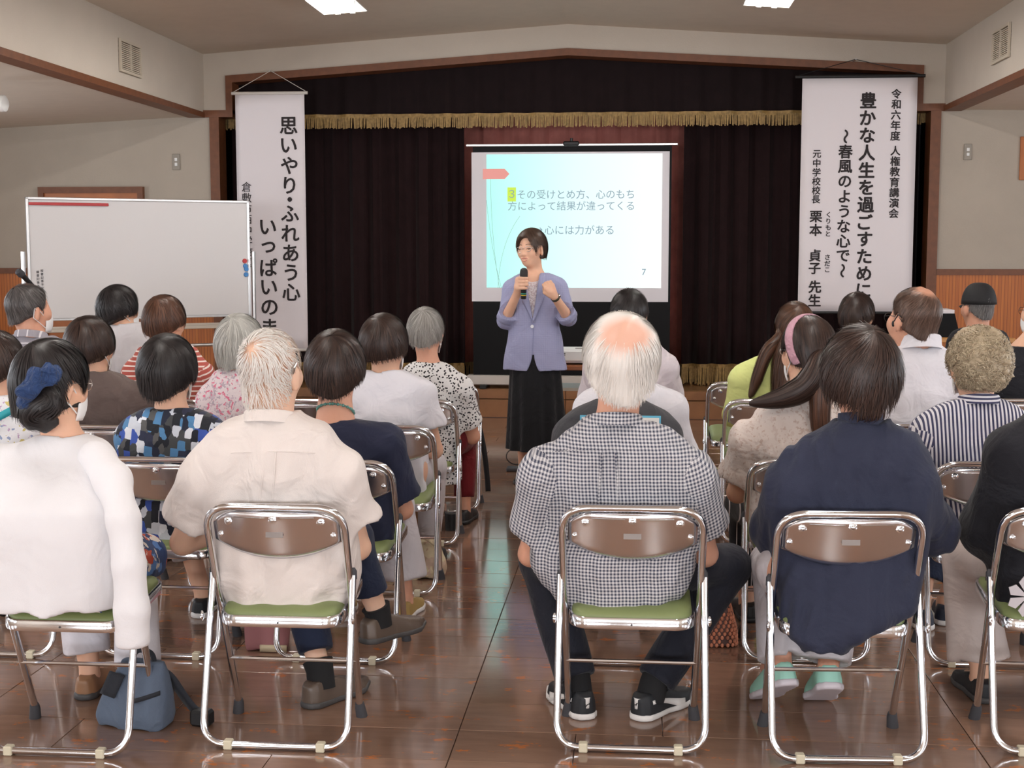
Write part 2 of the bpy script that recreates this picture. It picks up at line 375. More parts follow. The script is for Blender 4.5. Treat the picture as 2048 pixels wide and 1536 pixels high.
# curtains
def velvet(name, col, r=.85): return mat(name, col, r, vary=.12, vscale=10, spec=.15, Sheen_Weight=.12, Sheen_Roughness=.4)
M['vel_dark'] = velvet('dark_velvet', sr(36, 21, 22)); M['vel_lit'] = velvet('lit_maroon_velvet', sr(178, 110, 100)); M['vel_val'] = velvet('valance_velvet', sr(28, 18, 19))  # light falling on the back curtain is put into its lighter maroon
M['gold'] = mat('gold_fringe', sr(154, 124, 72), .6, vary=.3, vscale=40)
def curtain(name, label, x0, x1, y, z0, z1, m, pleat=.16, amp=.05, fringe=None, ztop=None, seed=0):
    rr = random.Random(seed); L = x1 - x0; n = max(24, int(L / .02)); ph = [rr.uniform(0, 6.28) for _ in range(3)]
    off = lambda x: amp * (sin(2 * pi * x / pleat + ph[0] + 1.2 * sin(x * 2.1 + ph[1])) * .7 + .3 * sin(2 * pi * x / (pleat * .43) + ph[2]))
    def fn(u, v):
        x = x0 + L * u; zt = z1 if ztop is None else ztop(x)
        return (x, y + off(x) * (.55 + .45 * (1 - v)), z0 + (zt - z0) * v)
    root = thing(name, label, 'curtain', (0, 0, 0))
    o = MB().grid(fn, n, 8).ob('drape', m, root); md = o.modifiers.new('s', 'SOLIDIFY'); md.thickness = .006
    if fringe:
        fb = MB(); h = fringe; nb = int(L / .011); topz = z0
        fb.grid(lambda u, v: (x0 + L * u, y - .012 + off(x0 + L * u), topz - .012 + .035 * v), n, 2)
        for i in range(nb):
            x = x0 + L * (i + rr.random() * .6) / nb; yy = y - .014 + off(x) + rr.uniform(-.008, .004); dz = h * rr.uniform(.88, 1.06); dx = rr.uniform(-.006, .006)
            w = .0055
            fb.add([(x - w, yy, topz), (x + w, yy, topz), (x + dx + w * .9, yy - .004, topz - dz), (x + dx - w * .9, yy - .004, topz - dz)], [(0, 1, 2, 3)])
        f = fb.ob('fringe', M['gold'], root, kind='stuff')
    return root
zf = wz(1100, 226)
def vtop(x): return (zl + (zm - zl) * (x - uL) / (XRIDGE - uL) if x < XRIDGE else zm + (zr_ - zm) * (x - XRIDGE) / (uR - XRIDGE)) + .05
curtain('stage_valance', 'long dark valance with gold fringe across the top of the stage', lL + .05, lR - .05, YW + .205, zf, 3.2, M['vel_val'], .3, .03, fringe=zf - wz(1100, 250), ztop=vtop, seed=3)
curtain('stage_curtain', 'dark stage curtain left of the projection screen', lL + .04, wx(912), YW + .55, ZS + .16, zf + .25, M['vel_dark'], .2, .06, fringe=.15, seed=4)
curtain('stage_curtain', 'dark stage curtain right of the projection screen with gold bottom fringe', wx(1372), lR - .04, YW + .55, ZS + .17, zf + .25, M['vel_dark'], .2, .06, fringe=.16, seed=5)
curtain('stage_curtain', 'maroon back curtain, coloured as if lit, directly behind the projection screen', wx(870), wx(1420), YW + .95, ZS + .14, zf + .3, M['vel_lit'], .22, .05, fringe=.13, seed=6)
# vents on the beams
def vent(x, pxs, label, sgn):
    px0, py0, px1, py1 = pxs
    def hit(px, py): v = ray(px, py); return CAM + v * (x / v[0])
    a = hit(px0, (py0 + py1) / 2); b = hit(px1, (py0 + py1) / 2); z1 = hit((px0 + px1) / 2, py0)[2]; z0 = hit((px0 + px1) / 2, py1)[2]
    y0, y1 = sorted((a[1], b[1])); zc = (z0 + z1) / 2; yc = (y0 + y1) / 2; h = (z1 - z0) * .44; w = (y1 - y0) / 2
    t = thing('ceiling_vent', label, 'vent', (x, yc, zc)); f = MB()
    th = .02 * sgn; X = lambda p, q: (min(p, q), max(p, q))
    x0, x1 = X(0, th)
    e_ = .0005; f.box((x0, -w, -h), (x1, -w + .02, h)).box((x0, w - .02, -h), (x1, w, h)).box((x0, -w + .0202, -h + e_), (x1 - e_ * sgn, w - .0202, -h + .02)).box((x0, -w + .0202, h - .02), (x1 - e_ * sgn, w - .0202, h - e_)).box((x0, -.008, -h + .0205), (x1 - e_ * sgn, .008, h - .0205))
    f.ob('frame', M['vent'], t, smooth=False)
    n = 14
    x0, x1 = X(0, th * .6)
    sm = MB().box((x0, -w + .02, -.004), (x1, w - .02, .004)).mesh('slat', False)
    for i in range(n): obj('slat', sm, M['vent'], t, loc=(0, 0, -h + .03 + (2 * h - .06) * i / (n - 1)))
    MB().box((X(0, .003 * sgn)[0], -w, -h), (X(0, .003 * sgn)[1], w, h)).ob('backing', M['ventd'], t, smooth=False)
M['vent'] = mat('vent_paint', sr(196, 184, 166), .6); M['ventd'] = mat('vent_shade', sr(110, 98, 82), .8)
vent(BL, (237, 80, 279, 154), 'beige vent grille on the left roof beam', 1)
vent(BR, (1988, 50, 2022, 126), 'beige vent grille on the right roof beam', -1)
# switch plates
def plate(px0, py0, px1, py1, label):
    a = W(px0, py0, YW); b = W(px1, py1, YW); t = thing('switch_plate', label, 'switch', ((a[0] + b[0]) / 2, YW, (a[2] + b[2]) / 2)); w = (b[0] - a[0]) / 2; h = (a[2] - b[2]) / 2
    MB().box((-w, -.012, -h), (w, 0, h), .003).ob('plate', M['platem'], t, smooth=False)
    for i in (-1, 1): MB().box((-w * .35, -.018, h * (.3 * i) - h * .2), (w * .35, -.012, h * .3 * i + h * .2), .002).ob('switch', M['white'], t, smooth=False)
M['platem'] = mat('plate_grey', sr(150, 142, 130), .5)
plate(345, 308, 361, 340, 'metal switch plate on the white wall above the whiteboard')
plate(1928, 288, 1943, 320, 'metal switch plate on the white wall right of the stage')
a = W(2040, 300, YW - .01)
tag(MB().box((a[0], YW - .02, a[2] - .25), (a[0] + .4, YW - .002, a[2] + .11), .004).ob('wooden_board', M['doorwood'], smooth=False), 'brown wooden board on the wall at the far right edge', 'board')
# camera-like wall fixture at the left edge
p = W(2, 213, 9.0)
t = thing('ceiling_speaker', 'small grey and black fixture hanging in the left aisle', 'fixture', p)
MB().tube([(-.12, 0, .02), (.0, 0, .02)], [.05, .05], 14).ob('housing', M['black'], t)
MB().tube([(-.002, 0, .02), (.03, 0, .02), (.045, 0, .02)], [.058, .055, .03], 14).ob('front_ring', M['white'], t)
MB().tube([(-.07, 0, .05), (-.07, 0, max(.1, 2.57 - p[2]))], .012).ob('bracket', M['white'], t)
# ceiling light fixtures
def emit(name, col, s):
    m, n, l = nt(name); setp(n, Base_Color=(.03, .03, .03, 1), Emission_Color=col, Emission_Strength=s); return m
M['lamp'] = emit('lamp_tube', (1, .96, .93, 1), 62.0); M['lampbody'] = mat('white_enamel', sr(240, 238, 232), .3)
def ceil_z(x): return ZR + (ZC - ZR) * abs(x - XRIDGE) / ((BR - XRIDGE) if x > XRIDGE else (XRIDGE - BL))
for side, pxs in ((-1, (690, 26)), (1, (1534, 14))):
    e = None
    for it in range(1):
        Y = 9.6; x = W(pxs[0], pxs[1], Y)[0]
        z = ceil_z(x)
        v = ray(*pxs); Y = (z - .10 - CAM[2]) / v[2] * v[1]; x = W(pxs[0], pxs[1], Y)[0]
    for i, yy in enumerate((Y, Y - 2.6, Y - 5.2, Y - 7.8)):
        z = ceil_z(x); sl = math.atan2(ceil_z(x + .1) - ceil_z(x - .1), .2)
        lab = 'white fluorescent ceiling fixture in the %s row, %s' % ('left' if side < 0 else 'right', ('nearest the stage', 'second from the stage', 'third from the stage', 'farthest from the stage')[i])
        t = thing('ceiling_light', lab, 'light', (x, yy, z), 0, 'fluorescent ceiling fixtures'); t.rotation_euler = (0, -sl, 0)
        Lh = 1.25; w = .155
        b = MB()
        sec = [(-.075, .0), (-.165, -.095), (-.160, -.098), (-.070, -.008), (-.012, -.008), (0, -.05), (.012, -.008), (.070, -.008), (.160, -.098), (.165, -.095), (.075, .0)]
        b.prism(sec, 'y', -Lh, 0)
        fix_normals(b.ob('housing', M['lampbody'], t, smooth=False))
        for yy2 in (-.004, -Lh): MB().prism([(-.075, 0), (-.163, -.096), (.163, -.096), (.075, 0)], 'y', yy2, yy2 + .004).ob('end_plate', M['lampbody'], t, smooth=False)
        for s in (-1, 1):
            MB().tube([(s * .055, -.03, -.090), (s * .055, -Lh + .03, -.090)], .015, 10).ob('lamp_tube', M['lamp'], t)
            for yy2 in (-.02, -Lh + .02): MB().box((s * .055 - .018, yy2 - .012, -.106), (s * .055 + .018, yy2 + .012, -.008)).ob('lamp_holder', M['lampbody'], t, smooth=False)

# ------------------------------------------------------------------ screen, banners, whiteboard
M['screenblack'] = mat('screen_black', sr(9, 9, 11), .6, spec=.2); M['screenwhite'] = mat('screen_white', sr(232, 228, 232), .8)
M['ink'] = mat('banner_ink', sr(40, 33, 34), .8); M['banner'] = mat('banner_cloth', sr(230, 223, 225), .85, bump=.03, bscale=20); M['rod'] = mat('ivory_rod', sr(205, 198, 190), .5)
YSC = YW + .14
def S(px, py, dy=0): return W(px, py, YSC + dy)
scr = thing('projection_screen', 'pull-up projection screen showing a slide with black borders on the stage', 'screen', (0, 0, 0))
a, b = S(934, 292), S(1350, 752)
MB().box((a[0] + .05, YSC + .004, ZS + .10), (b[0] - .05, YSC + .008, a[2]), 0).ob('black_border', M['screenblack'], scr, smooth=False)
a, b = S(943, 305), S(1336, 604)
MB().box((a[0], YSC, b[2]), (b[0], YSC + .003, a[2])).ob('white_sheet', M['screenwhite'], scr, smooth=False)
a, b = S(932, 291), S(1356, 288)
MB().box((a[0], YSC - .02, a[2] - .012), (b[0], YSC + .02, a[2] + .010), .004).ob('top_bar', M['steel'], scr, smooth=False)
m_ = (a[0] + b[0]) / 2
MB().box((m_ - .07, YSC - .03, a[2] - .01), (m_ + .07, YSC + .03, a[2] + .03), .01).tube([(m_, YSC + .03, .5), (m_, YSC + .03, a[2] + .06)], .013).ob('support_pole', M['black'], scr, smooth=False)
a, b = S(935, 752), S(1345, 772)
MB().box((a[0], YSC - .06, ZS + .03), (b[0], YSC + .07, ZS + .115), .008).ob('case', M['rod'], scr, smooth=False)
for x in (a[0] + .15, b[0] - .15): MB().box((x - .03, YSC - .12, ZS), (x + .03, YSC + .25, ZS + .03), .004).ob('foot', M['black'], scr, smooth=False)
# slide thrown onto the screen
def slide_mat():
    m, n, l = nt('slide_light'); tc = n.new('ShaderNodeTexCoord'); sx = n.new('ShaderNodeSeparateXYZ'); l.new(tc.outputs['Generated'], sx.inputs[0])
    cr = n.new('ShaderNodeValToRGB'); e = cr.color_ramp.elements
    e[0].position = 0; e[0].color = (.28, .60, .54, 1); e[1].position = 1; e[1].color = (.585, .60, .585, 1)
    q = e.new(.22); q.color = (.36, .60, .565, 1); q = e.new(.5); q.color = (.47, .60, .60, 1)
    l.new(sx.outputs[0], cr.inputs[0]); b = n['Principled BSDF']; b.inputs['Base Color'].default_value = (.05, .05, .05, 1); b.inputs['Roughness'].default_value = .9
    l.new(cr.outputs[0], b.inputs['Emission Color']); b.inputs['Emission Strength'].default_value = 1.7; return m
M['slide'] = slide_mat()
a, b = S(973, 309), S(1322, 576)
MB().box((a[0], YSC - .003, b[2]), (b[0], YSC - .001, a[2])).ob('slide', M['slide'], scr, smooth=False)
def em(name, c, s=1.): return emit(name, c, s)
M['s_arrow'] = em('slide_salmon', sr(238, 152, 142), .9); M['s_text'] = em('slide_grey', sr(138, 164, 180), .85); M['s_yel'] = em('slide_yellow', sr(206, 240, 60), .95); M['s_line'] = em('slide_line', sr(140, 178, 176), .8); M['s_blue'] = em('slide_blue', sr(150, 182, 204), .9)
a, b = S(966, 338), S(1019, 358); zc = (a[2] + b[2]) / 2; tip = (b[0] - a[0]) * .82
sh = MB().prism([(a[0], b[2]), (a[0] + tip, b[2]), (b[0], zc), (a[0] + tip, a[2]), (a[0], a[2])], 'y', YSC - .006, YSC - .004).ob('arrow_mark', M['s_arrow'], scr, smooth=False)
a, b = S(1015, 375), S(1032, 403)
MB().box((a[0], YSC - .005, b[2]), (b[0], YSC - .004, a[2])).ob('number_highlight', M['s_yel'], scr, smooth=False)
def stext(body, px0, px1, py, m, size=.1, bold=0):
    a, b = S(px0, py), S(px1, py)
    text('lettering', body, size, m, scr, ((a[0] + b[0]) / 2, YSC - .007, a[2]), width=b[0] - a[0], bold=bold)
stext('３', 1018, 1029, 388, M['s_line']); stext('その受けとめ方、心のもち', 1035, 1268, 389, M['s_text']); stext('方によって結果が違ってくる', 1016, 1268, 412, M['s_text'])
stext('⇒心には力がある', 1072, 1227, 460, M['s_text']); stext('7', 1284, 1292, 544, M['s_text'])
for pts in ([(973, 400), (980, 470), (990, 530), (1003, 576)], [(981, 350), (982, 440), (988, 510), (999, 576)], [(1040, 432), (1012, 470), (998, 520), (996, 576)]):
    P = [S(*q) for q in pts]; c = [P[0] * (1 - u) ** 3 + 3 * P[1] * u * (1 - u) ** 2 + 3 * P[2] * u * u * (1 - u) + P[3] * u ** 3 for u in np.linspace(0, 1, 14)]
    MB().tube([q + np.array([0, -.004, 0]) for q in c], .0014, 5).ob('curved_line', M['s_line'], scr)
# banners
def banner(label, tl, br_, Yb, cols, rodm, apex, ext):
    a, b = W(*tl, Yb), W(*br_, Yb); w = (b[0] - a[0]) / 2; h = a[2] - b[2]; xc = (a[0] + b[0]) / 2
    t = thing('hanging_banner', label, 'banner', (xc, Yb, a[2]))
    g = lambda u, v: ((2 * u - 1) * w, .0015 * sin(u * 9 + v * 3) * (1 - v), -h * (1 - v))
    o = MB().grid(g, 14, 20).ob('cloth', M['banner'], t); o.modifiers.new('s', 'SOLIDIFY').thickness = .002
    MB().tube([(-w - ext, 0, .0), (w + ext, 0, .0)], .014, 10).ob('top_rod', rodm, t)
    MB().tube([(-w, 0, -h), (w, 0, -h)], .012, 10).ob('bottom_rod', rodm, t)
    p = W(*apex, Yb); q = (p[0] - xc, .02, p[2] - a[2])
    MB().tube([(q[0], 0, q[2]), (q[0], YW - Yb, q[2])], .006, 8).ob('hook', M['steel'], t)
    MB().tube([(-w - ext * .9, 0, .005), q], .003, 5).tube([(w + ext * .9, 0, .005), q], .003, 5).ob('string', rodm, t)
    for body, px, py0, py1, bold in cols:
        chs = body.split('\n'); wts = [.42 if ch == '・' else 1. for ch in chs]; n = sum(wts)
        p0 = W(px, py0, Yb); p1 = W(px, py1, Yb); pitch = (p0[2] - p1[2]) / n; size = pitch * (.97 if bold > .003 else 1.0)
        for i, ch in enumerate(body.split('\n')):
            if not ch.strip(): continue
            rot = (pi / 2, pi / 2, 0) if ch in '～' else (pi / 2, 0, 0)
            zc = p0[2] - pitch * (sum(wts[:i]) + wts[i] / 2)
            text('character', ch, size, M['ink'], t, (p0[0] - xc, -.0035, zc - a[2]), rot=rot, bold=bold * size)
V = lambda s: '\n'.join(s)
YBN = YW - .16
banner('narrow white hanging banner with vertical writing, left of the stage behind the whiteboard', (470, 187), (616, 700), YBN,
       [(V('思いやり・ふれあう心'), 577, 231, 604, .020), (V('いっぱいのまち'), 536, 434, 714, .020), (V('倉敷市西中学校区'), 493, 363, 536, 0.004)], M['rod'], (540, 141), .03)
banner('wide white hanging banner with vertical writing, right of the stage', (1605, 154), (1822, 626), YBN,
       [(V('令和六年度'), 1793, 177, 282, .022), (V('人権教育講演会'), 1791, 291, 437, .022), (V('豊かな人生を過ごすために'), 1737, 183, 598, .028),
        (V('～春風のような心で～'), 1692, 258, 556, .025), (V('元中学校校長'), 1634, 299, 408, .02), (V('栗本'), 1632, 420, 473, .025), (V('貞子'), 1630, 498, 550, .025), (V('先生'), 1630, 560, 614, .025),
        (V('くりもと'), 1657, 423, 474, .02), (V('さだこ'), 1655, 508, 546, .02)], M['black'], (1712, 118), .06)
# whiteboard
pL, pR = W(50, 392, 9.75), W(497, 403, 10.7)
v = pR - pL; wlen = math.hypot(v[0], v[1]); ang = math.atan2(v[1], v[0])
zt = (pL[2] + pR[2]) / 2; zb = (W(54, 643, 9.75)[2] + W(497, 632, 10.7)[2]) / 2
wbd = thing('whiteboard', 'large rolling whiteboard on a steel stand in front of the left banner', 'whiteboard', ((pL[0] + pR[0]) / 2, (pL[1] + pR[1]) / 2, 0), ang)
w = wlen / 2; M['wbsheet'] = mat('whiteboard_sheet', sr(214, 211, 210), .35)
MB().box((-w + .02, -.012, zb + .02), (w - .02, .012, zt - .02)).ob('board', M['wbsheet'], wbd, smooth=False)
f = MB()
for lo, hi in (((-w, -.02, zb), (-w + .02, .02, zt)), ((w - .02, -.02, zb), (w, .02, zt)), ((-w, -.02, zb), (w, .02, zb + .02)), ((-w, -.02, zt - .02), (w, .02, zt))): f.box(lo, hi, .003)
f.ob('frame', M['steel'], wbd, smooth=False)
for s in (-1, 1):
    MB().tube([(s * (w + .03), 0, .08), (s * (w + .03), 0, zb + .52)], .016, 10).ob('post', M['steel'], wbd)
    MB().tube([(s * (w + .03), -.28, .07), (s * (w + .03), .28, .07)], .018, 10).ob('foot', M['steel'], wbd)
    for yy in (-.27, .27): MB().sphere((s * (w + .03), yy, .03), .03).ob('caster', M['rubber'], wbd)
MB().tube([(-w - .03, 0, zb - .22), (w + .03, 0, zb - .22)], .014, 10).ob('crossbar', M['steel'], wbd)
M['trayd'] = mat('tray_beige', sr(188, 178, 164), .4)
MB().box((-w + .02, -.1, zb - .085), (w - .02, .02, zb - .055), .004).box((-w + .02, -.1, zb - .055), (w - .02, -.09, zb - .04)).ob('tray', M['trayd'], wbd, smooth=False)
M['red'] = mat('red_plastic', sr(178, 48, 50), .4); M['bluep'] = mat('blue_plastic', sr(62, 132, 196), .4)
M['orange'] = mat('print_orange', sr(170, 60, 40), .5)
rot3 = Matrix.Rotation(ang, 3, 'Z'); base = Vector(wbd.location)
def onb(x, z, y=-.014): return base + rot3 @ Vector((x, y, z))
u0 = (205 - 50) / 447
t = tag(MB().box((-w + .02, -.029, -.011), (-w + .02 + 2 * w * .34, -.0205, .011), .003).ob('pointer_strip', M['red'], smooth=False), 'red strip along the upper left edge of the whiteboard', 'strip')
t.location = base + Vector((0, 0, zt - .05)); t.rotation_euler = (0, 0, ang)
ZPX = (zt - zb) / 229
for i, (dz, dx, m, lb) in enumerate(((522, .0, 'red', 'red round magnet on the right edge of the whiteboard'), (532, .004, 'bluep', 'upper of the three blue magnets on the whiteboard'), (538, .012, 'bluep', 'middle of the three blue magnets on the whiteboard'), (549, .008, 'bluep', 'lowest of the three blue magnets on the whiteboard'))):
    t = tag(MB().tube([(0, -.012, 0), (0, 0, 0)], [.0165, .0195], 14).ob('magnet', M[m]), lb, 'magnet', None if i == 0 else 'blue whiteboard magnets')
    t.location = onb(w - .045 + dx, zt - (dz - 403) * ZPX, -.013); t.rotation_euler = (0, 0, ang)
for j, bx_ in enumerate((-w + .07, -w + .10)):
    text('small_print', V('縦書記事予定表'), .022, M['ink'], wbd, (bx_, -.0135, zb + (.30 if j else .29)), spacing=1.2)
# ------------------------------------------------------------------ folding chairs
def chair_proto():
    t = thing('folding_chair', 'x', 'chair', (0, -50, 0))
    jx, jy, jz = .2145, .125, .50; top_y, top_z = .03, .722
    # bent tube: front foot, joint, back, over the top and down again
    side = lambda s: [(s * .195, .30, .035), (s * .205, .13, .485), (s * .205, top_y + .02, top_z - .03), (s * .205, top_y, top_z)]
    p = side(-1)[:-1] + [(-.205, top_y, top_z), (.205, top_y, top_z)] + side(1)[:-1][::-1]
    pts = [p[0], p[1]] + [q for q in fillet([p[1], p[3], p[4], p[6]], .085, 9)][1:-1] + [p[6], p[7]] if False else None
    A = np.array([-.195, .30, .035]); B = np.array([-.205, .13, .47]); D = np.array([-.207, top_y, top_z]); E_ = D * [-1, 1, 1]; B2 = B * [-1, 1, 1]; A2 = A * [-1, 1, 1]
    pts = [A, A * .5 + B * .5] + fillet([B, D, E_, B2], .085, 10)[0:] + [A2 * .5 + B2 * .5, A2]
    MB().tube(pts, .0112, 12).ob('back_frame', M['chrome'], t)
    q = [(-jx, jy, jz), (-jx - .004, .0, .0125), (jx + .004, .0, .0125), (jx, jy, jz)]
    MB().tube(fillet(q, .075, 10), .0108, 12).ob('rear_leg', M['chrome'], t)
    for s in (-1, 1):
        MB().tube([(s * jx, jy + .002, jz - .012), (s * jx * .998, jy + .006, jz + .012), (s * jx * .993, jy + .008, jz + .022)], [.0125, .0118, .006], 10).ob('joint_cap', M['rubber'], t)
        MB().tube([(s * .2, .308, .0), (s * .1955, .300, .034), (s * .1955, .296, .048)], [.0185, .0165, .014], 12).ob('rubber_foot', M['rubber'], t)
        MB().box((s * .139 - .013, -.014, .0), (s * .139 + .013, .014, .028), .003).ob('floor_clip', M['clip'], t, smooth=False)
        MB().sphere((s * .228, .055, .385), (.006, .01, .016), 8, 6).ob('hinge_bolt', M['chrome'], t)
    MB().tube([(-.201, .228, .205), (.201, .228, .205)], .0068, 8).ob('stretcher', M['chrome'], t)
    # curved back plate
    def yb(x, z): return top_y + (top_z - z) * .40 - .036 * (1 - (x / .2) ** 2) + .014
    def bp(u, v):
        x = (2 * u - 1) * .190; e = abs(x) / .190
        zt = .7095 - .035 * max(0, e - .62) ** 2 / .1444; zb_ = .556 + .052 * e ** 2.2
        z = zb_ + (zt - zb_) * v; roll = .010 * (max(0, 1 - v * 9) ** 2 + max(0, 1 - (1 - v) * 9) ** 2)
        return (x, yb(x, z) + roll, z)
    o = MB().grid(bp, 25, 18).tube([(x, yb(x, .6905) - .0015, .6905) for x in np.linspace(-.12, -.022, 6)], .0016, 5).tube([(x, yb(x, .6905) - .0015, .6905) for x in np.linspace(.022, .12, 6)], .0016, 5).ob('backrest', M['chrome2'], t)
    o.modifiers.new('s', 'SOLIDIFY').thickness = .0025
    for x, z in ((0, .686), (-.138, .677), (.138, .677), (-.170, .632), (.170, .632)):
        k = 1.0 if z > .65 else .7
        y = yb(x, z); MB().tube([(x, y + .001, z), (x, y - .004, z), (x, y - .0055, z)], [.013 * k, .012 * k, .007 * k], 12).sphere((x, y - .006, z), np.array([.007, .005, .007]) * k, 10, 6).ob('rivet', M['chrome'], t)
    z = .640; MB().grid(lambda u, v: ((u - .5) * .052 + .0, yb((u - .5) * .052, z) - .0022, z + (v - .5) * .022), 4, 2).ob('asset_sticker', M['sticker'], t)
    # seat
    def outline(k=1., n=9, fr=.05, rr=.06):
        c = []
        for cx, cy, r, a0 in ((.188 - fr, .445 - fr, fr, 0), (-.188 + fr, .445 - fr, fr, 90), (-.188 + rr, .062 + rr, rr, 180), (.188 - rr, .062 + rr, rr, 270)):
            for i in range(n):
                a = R(a0 + 90 * i / (n - 1)); c.append((cx + r * cos(a), cy + r * sin(a)))
        c = np.array(c); m = np.array([0, .2535]); return (c - m) * k + m
    zs = lambda y: .385 + (y - .06) * .105
    def ring(k, dz): return [(x, y, zs(y) + dz) for x, y in outline(k)]
    n = 36
    def stack(rings, cap0=False, cap1=False):
        V = sum(rings, []); Fc = []
        for j in range(len(rings) - 1):
            for i in range(n): i2 = (i + 1) % n; Fc.append((j * n + i, j * n + i2, (j + 1) * n + i2, (j + 1) * n + i))
        if cap1: Fc.append(tuple(range((len(rings) - 1) * n, len(rings) * n)))
        if cap0: Fc.append(tuple(range(n))[::-1])
        return MB().add(V, Fc)
    stack([ring(.97, -.034), ring(.995, -.033), ring(1.0, -.029), ring(1., -.004), ring(.985, .001), ring(.955, .001)], cap0=True).ob('seat_frame', M['chrome'], t)
    stack([ring(.955, -.006), ring(.955, .003), ring(.93, .012), ring(.85, .019), ring(.65, .023), ring(.3, .024)], cap1=True).ob('seat', M['pad'], t)
    MB().tube([(0, .064, zs(.06) - .018), (0, .060, zs(.06) - .018)], .003, 8).ob('screw', M['rubber'], t)
    return t
def copy_tree(o, parent=None):
    c = o.copy(); C.objects.link(c)
    if parent: c.parent = parent
    for ch in list(o.children): copy_tree(ch, c)
    return c
PROTO = chair_proto(); first = [True]
CH = {}
def chair(key, px, py, label, yaw=0.):
    P = FL(px, py)
    o = PROTO if first[0] else copy_tree(PROTO); first[0] = False
    o.location = (P[0], P[1], 0); o.rotation_euler = (0, 0, R(yaw)); tag(o, label, 'chair', 'folding chairs set out in rows'); CH[key] = P; return o
pre = 'chrome folding chair with green seat '
CHAIRS = [('A1', 110, 1512, pre + 'under the woman in the white cardigan', 0), ('A2', 549, 1500, pre + 'under the man in the cream shirt', 0), ('A3', 1261, 1506, pre + 'under the white-haired man in checked shirt', 0),
  ('A4', 1697, 1527, pre + 'under the woman in plain navy', 3), ('A5', 2142, 1514, pre + 'under the black-clad person cut off at right', 0),
  ('B0', -12, 1314, pre + 'half hidden behind the white cardigan, far left', 0), ('B1', 318, 1317, pre + 'under the woman in the blue block-print dress', 0), ('B2', 669, 1326, pre + 'under the woman in navy dress with necklace', -2),
  ('B3', 1255, 1333, pre + 'under the person in the black tee', 0), ('B4', 1611, 1326, pre + 'under the woman with the pink hairband', 0), ('B5', 1983, 1336, pre + 'under the curly-haired woman in stripes', 0),
  ('C0', 190, 1190, pre + 'under the woman in the brown-grey top', 0), ('C1', 478, 1190, pre + 'under the silver-haired woman in pink floral', 0), ('C2', 770, 1191, pre + 'under the woman in the white T-shirt', 0),
  ('C3', 1262, 1190, pre + 'under the white-clad person behind the black tee', 0), ('C5', 1858, 1188, pre + 'under the balding man in white shirt', 0),
  ('D-1', 85, 1090, pre + 'under the grey-haired man in striped polo', 0), ('D0', 332, 1090, pre + 'under the woman in red stripes', 0), ('D1', 586, 1090, pre + 'standing empty in front of the cream-shirted man', 0), ('D2', 828, 1091, pre + 'under the woman in the spotted blouse', 0),
  ('D3', 1262, 1090, pre + 'under the black-haired person in pale shirt', 0), ('D4', 1531, 1090, pre + 'under the long-haired woman in lime', 0), ('D6', 2026, 1088, pre + 'under the navy-clad person at the right edge', 0),
  ('E-1', 240, 1025, pre + 'under the dark-haired woman in pale grey', 0), ('E2', 880, 1024, pre + 'empty but for a black bag', 0), ('E4', 1487, 1022, pre + 'empty but for a blue pouch', 0), ('E5', 1715, 1022, pre + 'under the dark bob beside the right banner', 0), ('E6', 1940, 1020, pre + 'under the man in the black cap', 0)]
for c_ in CHAIRS: chair(*c_)
# ------------------------------------------------------------------ figures: smooth implicit surfaces turned into meshes
def smin(a, b, k):
    if k <= 0: return np.minimum(a, b)
    h = np.clip(.5 + .5 * (b - a) / k, 0, 1); return b + (a - b) * h - k * h * (1 - h)
def smax(a, b, k): return -smin(-a, -b, k)
class Field:
    def __init__(s, xs, ys, zs):
        s.xs, s.ys, s.zs = [np.asarray(q, float) for q in (xs, ys, zs)]
        s.F = np.full((len(s.xs), len(s.ys), len(s.zs)), .5); s.k = .02
    def win(s, lo, hi):
        r = []
        for a, l, h in zip((s.xs, s.ys, s.zs), lo, hi): r.append(slice(max(0, np.searchsorted(a, l) - 1), min(len(a), np.searchsorted(a, h) + 1)))
        return tuple(r), s.xs[r[0]][:, None, None], s.ys[r[1]][None, :, None], s.zs[r[2]][None, None, :]
    def add(s, d, lo, hi, k=None, sub=False):
        k = s.k if k is None else k; m = max(k, .012) + .012
        w, X, Y, Z = s.win(np.array(lo) - m, np.array(hi) + m)
        if 0 in s.F[w].shape: return s
        v = d(X, Y, Z); s.F[w] = smax(s.F[w], -v, k) if sub else smin(s.F[w], v, k); return s
    def cone(s, a, b, ra, rb, k=None, sub=False):
        a, b = np.array(a, float), np.array(b, float); r = max(ra, rb)
        return s.add(lambda X, Y, Z: d_cone(X, Y, Z, a, b, ra, rb), np.minimum(a, b) - r, np.maximum(a, b) + r, k, sub)
    def chain(s, pts, rs, k=None):
        for i in range(len(pts) - 1): s.cone(pts[i], pts[i + 1], rs[i], rs[i + 1], k)
        return s
    def ell(s, c, r, R3=None, k=None, sub=False):
        c, r = np.array(c, float), np.array(r, float); m = max(r) if R3 is not None else r
        return s.add(lambda X, Y, Z: d_ell(X, Y, Z, c, r, R3), c - m, c + m, k, sub)
    def cut(s, fn, k=.004):
        X, Y, Z = s.xs[:, None, None], s.ys[None, :, None], s.zs[None, None, :]
        s.F = smax(s.F, np.broadcast_to(fn(X, Y, Z), s.F.shape), k); return s
    def wob(s, fn):
        X, Y, Z = s.xs[:, None, None], s.ys[None, :, None], s.zs[None, None, :]; s.F = s.F + fn(X, Y, Z); return s
    def mesh(s, name):
        v, q = nets(s.F, s.xs, s.ys, s.zs); return me_from(name, v, None, True, q), v
